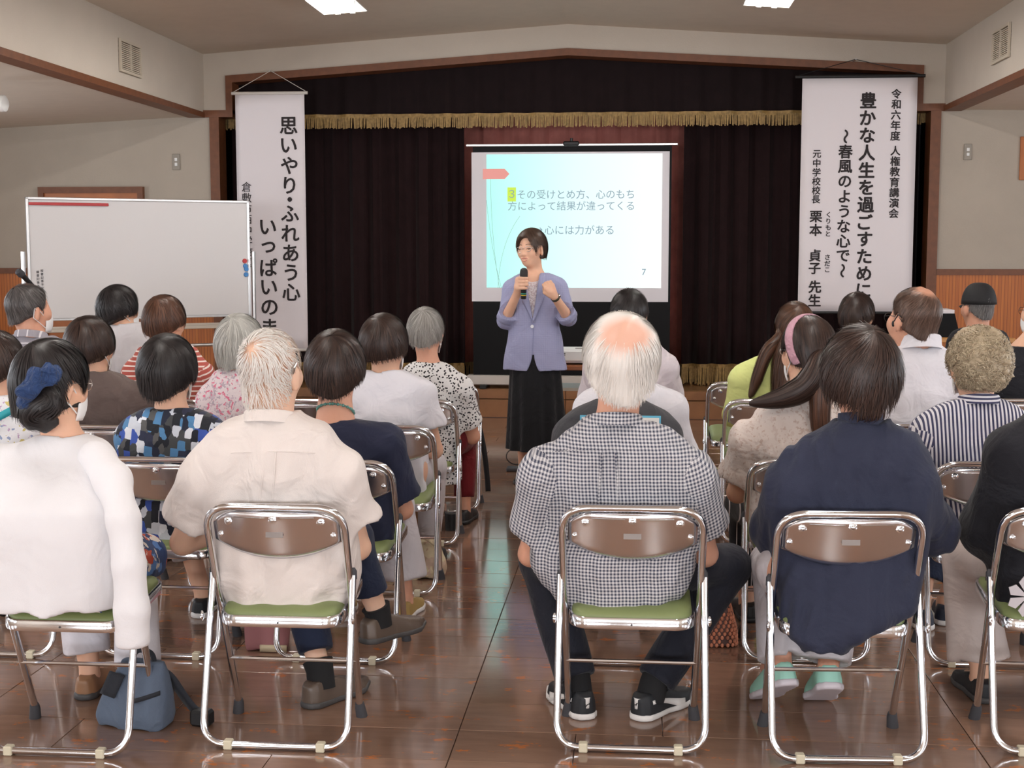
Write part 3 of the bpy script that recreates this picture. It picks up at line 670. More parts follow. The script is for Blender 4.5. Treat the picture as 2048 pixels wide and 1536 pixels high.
def d_cone(X, Y, Z, a, b, ra, rb):
    ab = b - a; L = ab.dot(ab) + 1e-12; px, py, pz = X - a[0], Y - a[1], Z - a[2]
    t = np.clip((px * ab[0] + py * ab[1] + pz * ab[2]) / L, 0, 1)
    return np.sqrt((px - t * ab[0]) ** 2 + (py - t * ab[1]) ** 2 + (pz - t * ab[2]) ** 2) - (ra + (rb - ra) * t)
def d_ell(X, Y, Z, c, r, R3=None):
    x, y, z = X - c[0], Y - c[1], Z - c[2]
    if R3 is not None: x, y, z = [R3[0, i] * x + R3[1, i] * y + R3[2, i] * z for i in range(3)]
    k0 = np.sqrt((x / r[0]) ** 2 + (y / r[1]) ** 2 + (z / r[2]) ** 2); k1 = np.sqrt((x / r[0] ** 2) ** 2 + (y / r[1] ** 2) ** 2 + (z / r[2] ** 2) ** 2)
    return k0 * (k0 - 1) / (k1 + 1e-9)
def nets(F, xs, ys, zs):
    F = F.copy(); F[0] = F[-1] = .1; F[:, 0] = F[:, -1] = .1; F[:, :, 0] = F[:, :, -1] = .1
    S = F < 0; n = np.zeros(tuple(d - 1 for d in F.shape), np.int8)
    off = [(i, j, k) for i in (0, 1) for j in (0, 1) for k in (0, 1)]
    sl = lambda d, o: slice(o, d - 1 + o)
    for o in off: n += S[tuple(sl(d, q) for d, q in zip(F.shape, o))]
    act = (n > 0) & (n < 8); I, J, K = np.nonzero(act); idx = np.full(act.shape, -1, np.int32); idx[I, J, K] = np.arange(len(I))
    val = {o: F[I + o[0], J + o[1], K + o[2]] for o in off}
    acc = np.zeros((len(I), 3)); cnt = np.zeros(len(I))
    for o in off:
        for ax in range(3):
            if o[ax]: continue
            p = list(o); p[ax] = 1; p = tuple(p); a, b = val[o], val[p]; m = (a < 0) != (b < 0)
            t = np.where(m, a / np.where(m, a - b, 1), 0)
            c = []
            for q, (g, ii) in enumerate(((xs, I), (ys, J), (zs, K))):
                c0 = g[ii + o[q]]; c.append(c0 + (g[ii + p[q]] - c0) * t)
            acc[m] += np.stack(c, 1)[m]; cnt[m] += 1
    V = acc / cnt[:, None]; Q = []
    for ax in range(3):
        a = [slice(1, -1)] * 3; a[ax] = slice(0, -1); b = list(a); b[ax] = slice(1, None)
        A, B = S[tuple(a)], S[tuple(b)]; i, j, k = np.nonzero(A != B); g = [i, j, k]
        for q in range(3):
            if q != ax: g[q] = g[q] + 1
        u, w = [(1, 2), (2, 0), (0, 1)][ax]
        def cell(du, dw):
            h = [x.copy() for x in g]; h[u] = h[u] - du; h[w] = h[w] - dw; return idx[h[0], h[1], h[2]]
        q = np.stack([cell(1, 1), cell(0, 1), cell(0, 0), cell(1, 0)], 1); fl_ = ~A[i, j, k]; q[fl_] = q[fl_][:, ::-1]; Q.append(q)
    return V, np.concatenate(Q)
def ax(lo, hi, h): return np.arange(lo, hi + h, h)
def rz3(a): return np.array([[cos(a), -sin(a), 0], [sin(a), cos(a), 0], [0, 0, 1.]])
def rx3(a): return np.array([[1., 0, 0], [0, cos(a), -sin(a)], [0, sin(a), cos(a)]])
def ry3(a): return np.array([[cos(a), 0, sin(a)], [0, 1., 0], [-sin(a), 0, cos(a)]])
class Loft:                            # stacked cross sections: rows of (z, cx, cy, a, b)
    def __init__(s, keys, n=2.5, sm=.012):
        k = np.array(sorted(keys)); s.z0, s.z1 = k[0, 0], k[-1, 0]; s.z = np.linspace(s.z0, s.z1, 160); s.n = n
        s.c = [np.interp(s.z, k[:, 0], k[:, i]) for i in range(1, 5)]; sg = sm / (s.z[1] - s.z[0])
        g = np.exp(-.5 * (np.arange(-30, 31) / max(sg, .3)) ** 2); g /= g.sum()
        s.c = [np.convolve(np.pad(q, 30, mode='reflect', reflect_type='odd'), g, 'valid') for q in s.c]
    def at(s, z): return [np.interp(z, s.z, q) for q in s.c]
    def d(s, X, Y, Z, grow=0., zlo=None, zhi=None):
        cx, cy, a, b = s.at(Z); a = a + grow; b = b + grow; n = s.n
        q = (np.abs((X - cx) / a) ** n + np.abs((Y - cy) / b) ** n) ** (1 / n)
        v = (q - 1) * np.minimum(a, b); zl = s.z0 - grow if zlo is None else zlo; zh = s.z1 + grow if zhi is None else zhi
        return np.maximum(v, np.maximum(Z - zh, zl - Z))
    def into(s, f, grow=0., k=None, zlo=None, zhi=None):
        cx, cy, a, b = s.c; lo = (min(cx - a) - grow, min(cy - b) - grow, s.z0 - grow); hi = (max(cx + a) + grow, max(cy + b) + grow, s.z1 + grow)
        return f.add(lambda X, Y, Z: s.d(X, Y, Z, grow, zlo, zhi), lo, hi, k)
def wobble(seed, amp, sx, sy, sz):
    r = np.random.RandomState(seed); ks = [(r.normal(size=3) * np.array([sx, sy, sz]), r.uniform(0, 6.28)) for _ in range(4)]
    return lambda X, Y, Z: amp * .5 * sum(np.sin(k[0] * X + k[1] * Y + k[2] * Z + p) for k, p in ks)

# ---- cloth, skin and hair materials
def cloth(name, kind, cols, p=1., q=1., rough=.8, fold=.35, fs=9.):
    m, n, l = nt(name); b = setp(n, Roughness=rough, Specular_IOR_Level=.25, Sheen_Weight=.08)
    at = n.new('ShaderNodeAttribute'); at.attribute_name = 'pat'; P = at.outputs['Vector']
    if kind in ('plain', 'floral'): P = n.new('ShaderNodeTexCoord').outputs['Object']
    cols = [sr(*c) for c in cols]
    def math_(op, a, v=None):
        z = n.new('ShaderNodeMath'); z.operation = op
        if isinstance(a, (int, float)): z.inputs[0].default_value = a
        else: l.new(a, z.inputs[0])
        if v is not None:
            if isinstance(v, (int, float)): z.inputs[1].default_value = v
            else: l.new(v, z.inputs[1])
        return z.outputs[0]
    def mix(f, a, c):
        z = n.new('ShaderNodeMixRGB')
        for i, x in enumerate((f, a, c)):
            if isinstance(x, (tuple, int, float)): z.inputs[i].default_value = x
            else: l.new(x, z.inputs[i])
        return z.outputs[0]
    sx = n.new('ShaderNodeSeparateXYZ'); l.new(P, sx.inputs[0]); U, Vv = sx.outputs[0], sx.outputs[1]
    def noise(sc_, det=3., off=0.):
        z = n.new('ShaderNodeTexNoise'); z.inputs['Scale'].default_value = sc_; z.inputs['Detail'].default_value = det
        if off:
            mp = n.new('ShaderNodeVectorMath'); mp.operation = 'ADD'; mp.inputs[1].default_value = (off, off * 1.7, off * .3); l.new(P, mp.inputs[0]); l.new(mp.outputs[0], z.inputs['Vector'])
        else: l.new(P, z.inputs['Vector'])
        return z.outputs['Fac']
    def stripe(c, per, duty): return math_('LESS_THAN', math_('FRACT', math_('MULTIPLY', c, 1. / per)), duty)
    col = cols[0]
    if kind == 'plain':
        col = mix(math_('MULTIPLY', noise(6), .25), cols[0], tuple(c * .8 for c in cols[0][:3]) + (1,))
    elif kind == 'gingham':
        s = math_('ADD', stripe(U, p, .5), stripe(Vv, p, .5)); s = math_('MULTIPLY', s, .5); col = mix(s, cols[0], cols[1])
    elif kind == 'vstripe': col = mix(stripe(U, p, q), cols[0], cols[1])
    elif kind == 'hstripe': col = mix(stripe(Vv, p, q), cols[0], cols[1])
    elif kind == 'spots':
        z = n.new('ShaderNodeTexVoronoi'); z.inputs['Scale'].default_value = 1 / p; l.new(P, z.inputs['Vector'])
        nz = noise(160, 2); e = math_('ADD', z.outputs['Distance'], math_('MULTIPLY', nz, .25))
        col = mix(math_('LESS_THAN', e, q), cols[0], cols[1])
        if len(cols) > 2: col = mix(math_('GREATER_THAN', noise(45, 2, 3.3), .6), col, mix(.5, cols[2], cols[2]))
    elif kind == 'blocks':
        z = n.new('ShaderNodeTexVoronoi'); z.distance = 'CHEBYCHEV'; z.inputs['Scale'].default_value = 1 / p; z.inputs['Randomness'].default_value = .75
        mp = n.new('ShaderNodeMapping'); mp.inputs['Scale'].default_value = (1.5, .95, 1); mp.inputs['Rotation'].default_value = (0, 0, .08); l.new(P, mp.inputs[0]); l.new(mp.outputs[0], z.inputs['Vector'])
        s = n.new('ShaderNodeSeparateXYZ'); l.new(z.outputs['Color'], s.inputs[0]); cr = n.new('ShaderNodeValToRGB'); cr.color_ramp.interpolation = 'CONSTANT'
        for i, c in enumerate(cols):
            if i < 2: e = cr.color_ramp.elements[i]
            else: e = cr.color_ramp.elements.new(i / len(cols))
            e.position = i / len(cols); e.color = c
        l.new(s.outputs[0], cr.inputs[0]); col = cr.outputs[0]
    elif kind == 'floral':
        for i, c in enumerate(cols[1:]): col = mix(math_('GREATER_THAN', noise(p * (1 + .35 * i), 2.5, 2.1 * (i + 1)), q), col, c)
    if kind == 'lace': col = mix(math_('GREATER_THAN', noise(120), .5), cols[0], cols[1])
    if isinstance(col, tuple): b.inputs['Base Color'].default_value = col
    else: l.new(col, b.inputs['Base Color'])
    nz = n.new('ShaderNodeTexNoise'); nz.inputs['Scale'].default_value = fs; nz.inputs['Detail'].default_value = 3; nz.inputs['Distortion'].default_value = .8; l.new(P, nz.inputs['Vector'])
    fine = noise(420, 2); h = math_('ADD', nz.outputs['Fac'], math_('MULTIPLY', fine, .03))
    q_ = n.new('ShaderNodeBump'); q_.inputs['Strength'].default_value = fold; q_.inputs['Distance'].default_value = .05; l.new(h, q_.inputs['Height']); l.new(q_.outputs[0], b.inputs['Normal'])
    return m
def skin(name, col):
    m = mat(name, sr(*col), .5, bump=.03, bscale=120, vary=.06, vscale=14, spec=.35)
    b = m.node_tree.nodes['Principled BSDF']; b.inputs['Subsurface Weight'].default_value = .12; b.inputs['Subsurface Radius'].default_value = (.02, .008, .004); return m
def hairmat(name, c1, c2, rough=.42, scalp=(226, 166, 138)):
    m, n, l = nt(name); b = setp(n, Roughness=rough, Specular_IOR_Level=.4)
    at = n.new('ShaderNodeAttribute'); at.attribute_name = 'tone'; mx = n.new('ShaderNodeMixRGB'); mx.inputs[1].default_value = sr(*c1); mx.inputs[2].default_value = sr(*c2)
    l.new(at.outputs['Fac'], mx.inputs[0])
    a2 = n.new('ShaderNodeAttribute'); a2.attribute_name = 'scalp'; m2 = n.new('ShaderNodeMixRGB'); m2.inputs[2].default_value = sr(*scalp); l.new(a2.outputs['Fac'], m2.inputs[0]); l.new(mx.outputs[0], m2.inputs[1]); l.new(m2.outputs[0], b.inputs['Base Color']); return m
SK = {'a': skin('skin', (230, 182, 154)), 'b': skin('skin_ruddy', (221, 166, 140)), 'c': skin('skin_pale', (232, 190, 164))}
HM = {'black': hairmat('black_hair', (20, 17, 18), (48, 42, 42)), 'dbrown': hairmat('dark_brown_hair', (28, 20, 18), (72, 52, 44)), 'brown': hairmat('brown_hair', (50, 32, 24), (112, 74, 54)), 'longbrown': hairmat('long_brown_hair', (48, 32, 26), (104, 70, 50)),
      'grey': hairmat('grey_hair', (82, 80, 80), (150, 148, 146)), 'silver': hairmat('silver_hair', (150, 148, 142), (216, 214, 206)), 'white': hairmat('white_hair', (226, 219, 210), (250, 246, 240)), 'dgrey': hairmat('dark_grey_hair', (52, 48, 48), (110, 104, 102)),
      'thin': hairmat('thin_dark_hair', (66, 48, 40), (118, 92, 78)), 'blond': hairmat('greyish_blond_hair', (136, 116, 92), (212, 196, 166)), 'salt': hairmat('salt_hair', (110, 106, 102), (176, 172, 166)), 'spk': hairmat('speaker_hair', (44, 32, 26), (86, 64, 50))}
M['mask'] = mat('mask_white', sr(240, 240, 240), .8); M['glass_frame'] = mat('glasses_metal', (.55, .5, .48, 1), .3, 1.); M['dark_frame'] = mat('glasses_dark', sr(40, 34, 34), .4)
def ribbons(P, keep, width, tone, seed):
    """P: N x K x 3 strand points with outward normals from the head; keep: N x K mask; ribbons lying on the hair."""
    N, K, _ = P.shape; T = np.gradient(P, axis=1); return T
def strand_mesh(name, P, Nn, keep, width, rs):
    N, K, _ = P.shape; T = np.gradient(P, axis=1); T /= np.linalg.norm(T, axis=2, keepdims=True) + 1e-9
    Sd = np.cross(T, Nn); Sd /= np.linalg.norm(Sd, axis=2, keepdims=True) + 1e-9
    lastk = np.maximum(keep.sum(1) - 1, 1)[:, None]; s = np.clip(np.arange(K)[None] / lastk, 0, 1)
    w = width * np.minimum(1, .5 + 2 * s) * (1 - .85 * s ** 3) * rs.uniform(.7, 1.3, (N, 1)) * .5
    V = np.stack([P - Sd * w[..., None], P + Sd * w[..., None]], 2).reshape(-1, 3)
    b = (np.arange(N)[:, None] * K + np.arange(K - 1)[None]) * 2; q = np.stack([b, b + 1, b + 3, b + 2], 2)[(keep[:, :-1] & keep[:, 1:])]
    me = me_from(name, V, None, True, q.reshape(-1, 4)); tone = np.repeat(np.clip(rs.normal(.5, .28, N), 0, 1), K * 2).astype(np.float32)
    me.attributes.new('tone', 'FLOAT', 'POINT').data.foreach_set('value', tone); return me
def flat_tone(me, v=.25):
    n = len(me.vertices); rs = np.random.RandomState(n % 1000); me.attributes.new('tone', 'FLOAT', 'POINT').data.foreach_set('value', np.full(n, v, np.float32)); return me
def hair_fns(h, hs):
    """h: hair description; returns (volume, cut) distance functions of head coordinates."""
    st, t = h['style'], h.get('t', .014); w = h.get('w', .094); hem = h.get('hem', -.10); dp = h.get('dp', .112)
    def vol(x, y, z):
        d = d_ell(x, y, z, np.array([0, -.012, .028]) * hs, np.array([.0755 + t, .097 + t, .090 + t]) * hs)
        if st in ('bob', 'long'):
            up = h.get('up', .0)
            d = smin(d, d_ell(x, y, z, np.array([0, -.018, -.012 + up]) * hs, np.array([w, dp, .125]) * hs), .03)
            if hem < -.06:
                yb_ = -.03 * hs; zb_ = (hem - .02) * hs; k = (np.abs(x / (h.get('wb', w) * hs)) ** 2.4 + np.abs((y - yb_) / (.088 * hs)) ** 2.4) ** (1 / 2.4)
                d = smin(d, np.maximum((k - 1) * .088 * hs, np.maximum(z - .0, zb_ - z)), .03)
        elif st == 'short': d = smin(d, d_ell(x, y, z, np.array([0, -.036, -.060]) * hs, np.array([.060 + t, .056 + t, .082]) * hs), .03)
        elif st == 'curly': d = smin(d, d_ell(x, y, z, np.array([0, -.02, .005]) * hs, np.array([w, dp, .118]) * hs), .03)
        return d
    def cut(x, y, z, bald=True):
        if st in ('bob', 'long', 'curly'):
            c = hem * hs + h.get('curve', 0.) * (x / (.09 * hs)) ** 2 + h.get('fall', .3) * np.maximum(0, y + .02 * hs) - z
            f = -d_ell(x, y, z, np.array([0, .115, h.get('fz', -.035)]) * hs, np.array([h.get('fw', .066), .085, .105]) * hs)
            c = smax(c, f, .01)
            if h.get('ears'):
                for s in (-1, 1):
                    if h['ears'] in (s, 2): c = smax(c, -d_ell(x, y, z, np.array([s * .092, .018, -.03]) * hs, np.array([.034, .046, .055]) * hs), .01)
        else:
            nz = h.get('nape', -.075) * hs; zl = nz + (y + .09 * hs) * h.get('slope', .42)
            c = zl + h.get('curve', .045) * np.minimum(1.5, (x / (.09 * hs)) ** 2) * (y < .02 * hs) - z; f = (y - (h.get('front', .045) * hs + np.maximum(0, z) * .55)) * .85; c = smax(c, f, .01)
            for s in (-1, 1): c = smax(c, -d_ell(x, y, z, np.array([s * .098, .004, -.018]) * hs, np.array([.048, .028, .041]) * hs), .008)
        if bald == 2 and h.get('bald'):
            bx, by, bz, br_ = h['bald']; c = smax(c, br_ * hs - np.sqrt(((x - bx * hs) * h.get('bw', 1.)) ** 2 + (y - by * hs) ** 2 + (z - bz * hs) ** 2), .012)
        return c
    return vol, cut
def scalp_of(h, q):
    bx, by, bz, br_ = h['bald']; d = np.sqrt(((q[..., 0] - bx) * h.get('bw', 1.)) ** 2 + (q[..., 1] - by) ** 2 + (q[..., 2] - bz) ** 2); return np.clip((br_ * 1.35 - d) / (br_ * .75), 0, 1) ** 1.3 * h.get('bk', .95)
def make_hair(root, h, hc, Rh, hs, res, seed, n):
    rs = np.random.RandomState(seed); m = HM[h['m']]; vol, cut = hair_fns(h, hs); ext = .17 * hs; lo = min(-.15, h.get('hem', -.1) - .04) * hs
    toL = lambda X, Y, Z: [Rh[0, i] * (X - hc[0]) + Rh[1, i] * (Y - hc[1]) + Rh[2, i] * (Z - hc[2]) for i in range(3)]
    hob = None
    if not h.get('nocap'):
        e = max(ext, -lo) if h['style'] in ('long',) else ext
        f = Field(ax(hc[0] - ext, hc[0] + ext, res), ax(hc[1] - ext, hc[1] + ext, res), ax(hc[2] + lo, hc[2] + ext, res))
        X, Y, Z = f.xs[:, None, None], f.ys[None, :, None], f.zs[None, None, :]; x, y, z = toL(X, Y, Z)
        f.F = smax(vol(x, y, z), cut(x, y, z), .008) + wobble(seed, .003, 60, 60, 12)(x, y, z)
        if h['style'] == 'curly': f.F += wobble(seed + 5, .006, 130, 130, 130)(x, y, z)
        me, v = f.mesh('hair'); flat_tone(me, h.get('base', .3)); hob = obj('hair', me, m, root)
        if h.get('bald'): q = (v - hc) @ Rh / hs; me.attributes.new('scalp', 'FLOAT', 'POINT').data.foreach_set('value', scalp_of(h, q).astype(np.float32))
    else:
        hob = None
    crown = np.array(h.get('crown', (0, -.5, .86))); crown = crown / np.linalg.norm(crown)
    e1 = np.cross(crown, [1, 0, 0]); e1 /= np.linalg.norm(e1); e2 = np.cross(crown, e1); o = np.array([0, -.012, .005]) * hs
    K = h.get('K', 11)
    if h['style'] == 'curly':
        d = rs.normal(size=(n, 3)); d /= np.linalg.norm(d, axis=1)[:, None]; th = None
        pos = surf(vol, o, d[:, None, :])[:, 0]; ok = cut(pos[:, 0], pos[:, 1], pos[:, 2]) < .004; pos, d = pos[ok], d[ok]; N = len(pos); K = 16
        a = np.cross(d, rs.normal(size=(N, 3))); a /= np.linalg.norm(a, axis=1)[:, None]; b = np.cross(d, a)
        t = np.linspace(0, 1, K)[None]; tu = rs.uniform(1.2, 2.4, (N, 1)); r = rs.uniform(.006, .013, (N, 1)); ph = rs.uniform(0, 6.28, (N, 1))
        an = 2 * pi * tu * t + ph; P = pos[:, None] + (a[:, None] * np.cos(an)[..., None] + d[:, None] * np.sin(an)[..., None] * .6) * (r * (1 - .3 * t))[..., None] + b[:, None] * ((t - .5) * .026)[..., None]
        Nn = np.broadcast_to(d[:, None], P.shape) + .0; keep = np.ones((N, K), bool)
    else:
        ph = rs.uniform(0, 2 * pi, n); th0 = np.abs(rs.uniform(h.get('th0', .03), h.get('th1', 2.0), n)); L = rs.uniform(.45, 1.2, n) * h.get('len', 1.)
        th = th0[:, None] + L[:, None] * np.linspace(0, 1, K)[None]; sw = h.get('swirl', .25)
        phi = ph[:, None] + sw * np.maximum(0, 1 - th) * 1.5 + (rs.normal(0, .05, n)[:, None] + h.get('messy', .06) * rs.normal(size=(n, 1)) * (th - th0[:, None]))
        D = np.cos(th)[..., None] * crown + np.sin(th)[..., None] * (np.cos(phi)[..., None] * e1 + np.sin(phi)[..., None] * e2)
        P = surf(vol, o, D); cv = cut(P[..., 0], P[..., 1], P[..., 2])
        if h.get('bald'): k_ = scalp_of(h, P[:, 0] / hs); cv = np.where((rs.uniform(size=n) < k_ * h.get('over', .93))[:, None], 1., cv)
        jit = rs.uniform(-.004, h.get('jit', .012), (n, 1))
        out = np.maximum.accumulate(cv > jit, axis=1); start = cv[:, :1] > h.get('root', .002); keep = ~out & ~start
        s = np.linspace(0, 1, K)[None]; P = P + D * ((rs.uniform(-.001, .004, (n, 1)) + h.get('lift', .004) * s ** 2 * rs.uniform(-.3, 1, (n, 1)))[..., None]); Nn = D
        if h.get('nocap'): P = P + D * .001
    Pw = hc + P @ Rh.T; me = strand_mesh('hair_strands', Pw, Nn @ Rh.T, keep, h.get('sw', .0026), rs)
    so = obj('hair_strands' if hob else 'hair', me, m, hob or root); so['kind'] = 'stuff'
    return hob or so
def surf(vol, o, D):
    a = np.zeros(D.shape[:-1]); b = np.full(D.shape[:-1], .34)
    for _ in range(15):
        c = (a + b) / 2; p = o + D * c[..., None]; i = vol(p[..., 0], p[..., 1], p[..., 2]) < 0; a = np.where(i, c, a); b = np.where(i, b, c)
    return o + D * ((a + b) / 2)[..., None]
def tress(parent, name, pts, rad, m, seed, n=300, width=.003, core=True, res=.008, kind='stuff'):
    """a lock of hair along a path: solid core and loose strands over it."""
    rs = np.random.RandomState(seed); pts = np.array(pts, float); rad = np.array(rad, float); t = np.linspace(0, len(pts) - 1, 26); i = np.arange(len(pts))
    sm = lambda A: np.stack([np.interp(t, i, A[:, c]) for c in range(3)], 1)
    c = sm(pts); c = np.stack([np.convolve(np.pad(c[:, q], 3, mode='edge'), np.ones(7) / 7, 'valid') for q in range(3)], 1); r = np.interp(t, i, rad)
    o = None
    if core:
        lo, hi = c.min(0) - rad.max() - .02, c.max(0) + rad.max() + .02; f = Field(*[ax(lo[q], hi[q], res) for q in range(3)]); f.k = .01
        f.chain(list(c), list(r * .8)); f.wob(wobble(seed, .004, 70, 70, 20)); me, v = f.mesh(name); flat_tone(me, .3); o = obj(name, me, m, parent)
    T = np.gradient(c, axis=0); T /= np.linalg.norm(T, axis=1)[:, None]; u = np.cross(T, [0, 1, .2]); u /= np.linalg.norm(u, axis=1)[:, None] + 1e-9; w = np.cross(T, u)
    an = rs.uniform(0, 6.28, (n, 1)) + rs.normal(0, .3, (n, 1)) * np.linspace(0, 1, 26)[None]; k = np.sqrt(rs.uniform(.35, 1.1, (n, 1))) * r[None]
    P = c[None] + u[None] * (np.cos(an) * k)[..., None] + w[None] * (np.sin(an) * k)[..., None]; Nn = P - c[None]; Nn /= np.linalg.norm(Nn, axis=2, keepdims=True) + 1e-9
    s0 = rs.randint(0, 6, n)[:, None]; s1 = rs.randint(19, 26, n)[:, None]; kk = np.arange(26)[None]; keep = (kk >= 0 * s0) & (kk <= s1)
    me = strand_mesh(name + '_strands', P, Nn, keep, width, rs); q = obj('hair_strands' if o else name, me, m, o or parent); q['kind'] = 'stuff'; return o or q

# ---- heads
def head_into(f, hc, Rh, hs, hero=False):
    T = lambda x, y, z: hc + Rh @ (np.array([x, y, z]) * hs)
    E = lambda c, r, k=None, RR=None, sub=False: f.ell(T(*c), np.array(r) * hs, Rh if RR is None else Rh @ RR, k, sub)
    E((0, -.012, .028), (.0735, .095, .088)); E((0, .030, -.045), (.058, .062, .075), .04); E((0, .062, -.085), (.028, .026, .025), .03)
    E((0, .045, -.02), (.062, .05, .05), .03)
    for s in (-1, 1):
        E((s * .040, .056, -.024), (.026, .027, .027), .02)
        RR = rz3(s * -.35); E((s * .079, -.008, -.012), (.0085, .021, .033), .010, RR); E((s * .0775, -.004, -.040), (.0075, .012, .014), .008, RR)
    f.cone(T(0, .085, .005), T(0, .102, -.03), .009 * hs, .014 * hs, .012)
def mask_on(root, hc, Rh, hs, res=None):
    def g(u, v):
        a = (u - .5) * 2.7; z = -.015 - .092 * v; k = 1 - .35 * abs(v - .45) ** 2; r = np.array([.066 * sin(a) * k, .030 + .080 * cos(a) * k * (1.02 - .2 * max(0, v - .7)), z]); return hc + Rh @ (r * hs)
    mk = MB().grid(g, 17, 7).ob('face_mask', M['mask'], root); mk.modifiers.new('s', 'SOLIDIFY').thickness = .003
    for s in (-1, 1):
        b = MB(); e0 = np.array([s * .062, .045, -.035]); e1 = np.array([s * .060, .045, -.085]); ear = np.array([s * .086, -.022, .012]); e2 = np.array([s * .084, -.026, -.035])
        b.tube([hc + Rh @ (p * hs) for p in (e0, (e0 + ear) / 2 + [s * .006, 0, .006], ear, e2, (e1 + e2) / 2 + [s * .004, 0, 0], e1)], .0022, 6).ob('ear_loop', M['mask'], mk)
def glasses_on(root, hc, Rh, hs, m='glass_frame'):
    T = lambda x, y, z: hc + Rh @ (np.array([x, y, z]) * hs); b = MB()
    for s in (-1, 1):
        b.tube([T(s * .034 + .025 * cos(a), .098 - .004 * abs(cos(a)), .002 + .018 * sin(a)) for a in np.linspace(0, 2 * pi, 17)[:-1]], .0014, 6, True)
        b.tube([T(s * .060, .092, .006), T(s * .080, .04, .008), T(s * .084, -.01, .006), T(s * .082, -.03, -.012)], .0016, 6)
    b.tube([T(-.009, .101, .004), T(0, .104, .007), T(.009, .101, .004)], .0014, 6); return b.ob('glasses', M[m], root)

# ---- hands and shoes
def hand_into(f, wrist, d, up, side, L=.085, curl=.5, r=.0088, spread=.0185, pinch=False):
    """palm and five fingers: d along the palm, up = back of the hand, side = +1 thumb towards d x up."""
    d, up = np.array(d, float), np.array(up, float); d /= np.linalg.norm(d); up -= d * up.dot(d); up /= np.linalg.norm(up); x = np.cross(d, up) * side
    p = np.array(wrist, float); f.cone(p, p + d * L * .5, .024, .026, .008)
    for i, (o, ln) in enumerate(((1.5, .90), (.5, 1.), (-.5, .94), (-1.5, .75))):
        k = p + d * L * .98 + x * o * spread * .9; f.cone(p + d * .02 + x * o * spread * .4, k, .013, .0115, .012)
        a = 0.; q = k
        for j, s in enumerate((.040, .026, .021)):
            a += curl * (.8, 1., .7)[j]; nq = q + (d * cos(a) - up * sin(a)) * s * ln; f.cone(q, nq, r * (1.06 - .06 * j), r * (.98 - .08 * j), .003); q = nq
        if i == 0: tip = q
    t0 = p + d * .018 + x * .022; t1 = t0 + (d * .55 + x * .7 - up * .25) * .042; t2 = t1 + (d * .85 + x * .15 - up * .4) * .034
    if pinch: t1 = t0 + (d * .8 + x * .45 - up * .35) * .040; t2 = tip + x * .006 - d * .004
    f.cone(t0, t1, .015, .0125, .01); f.cone(t1, t2, .0112, .0095, .005)
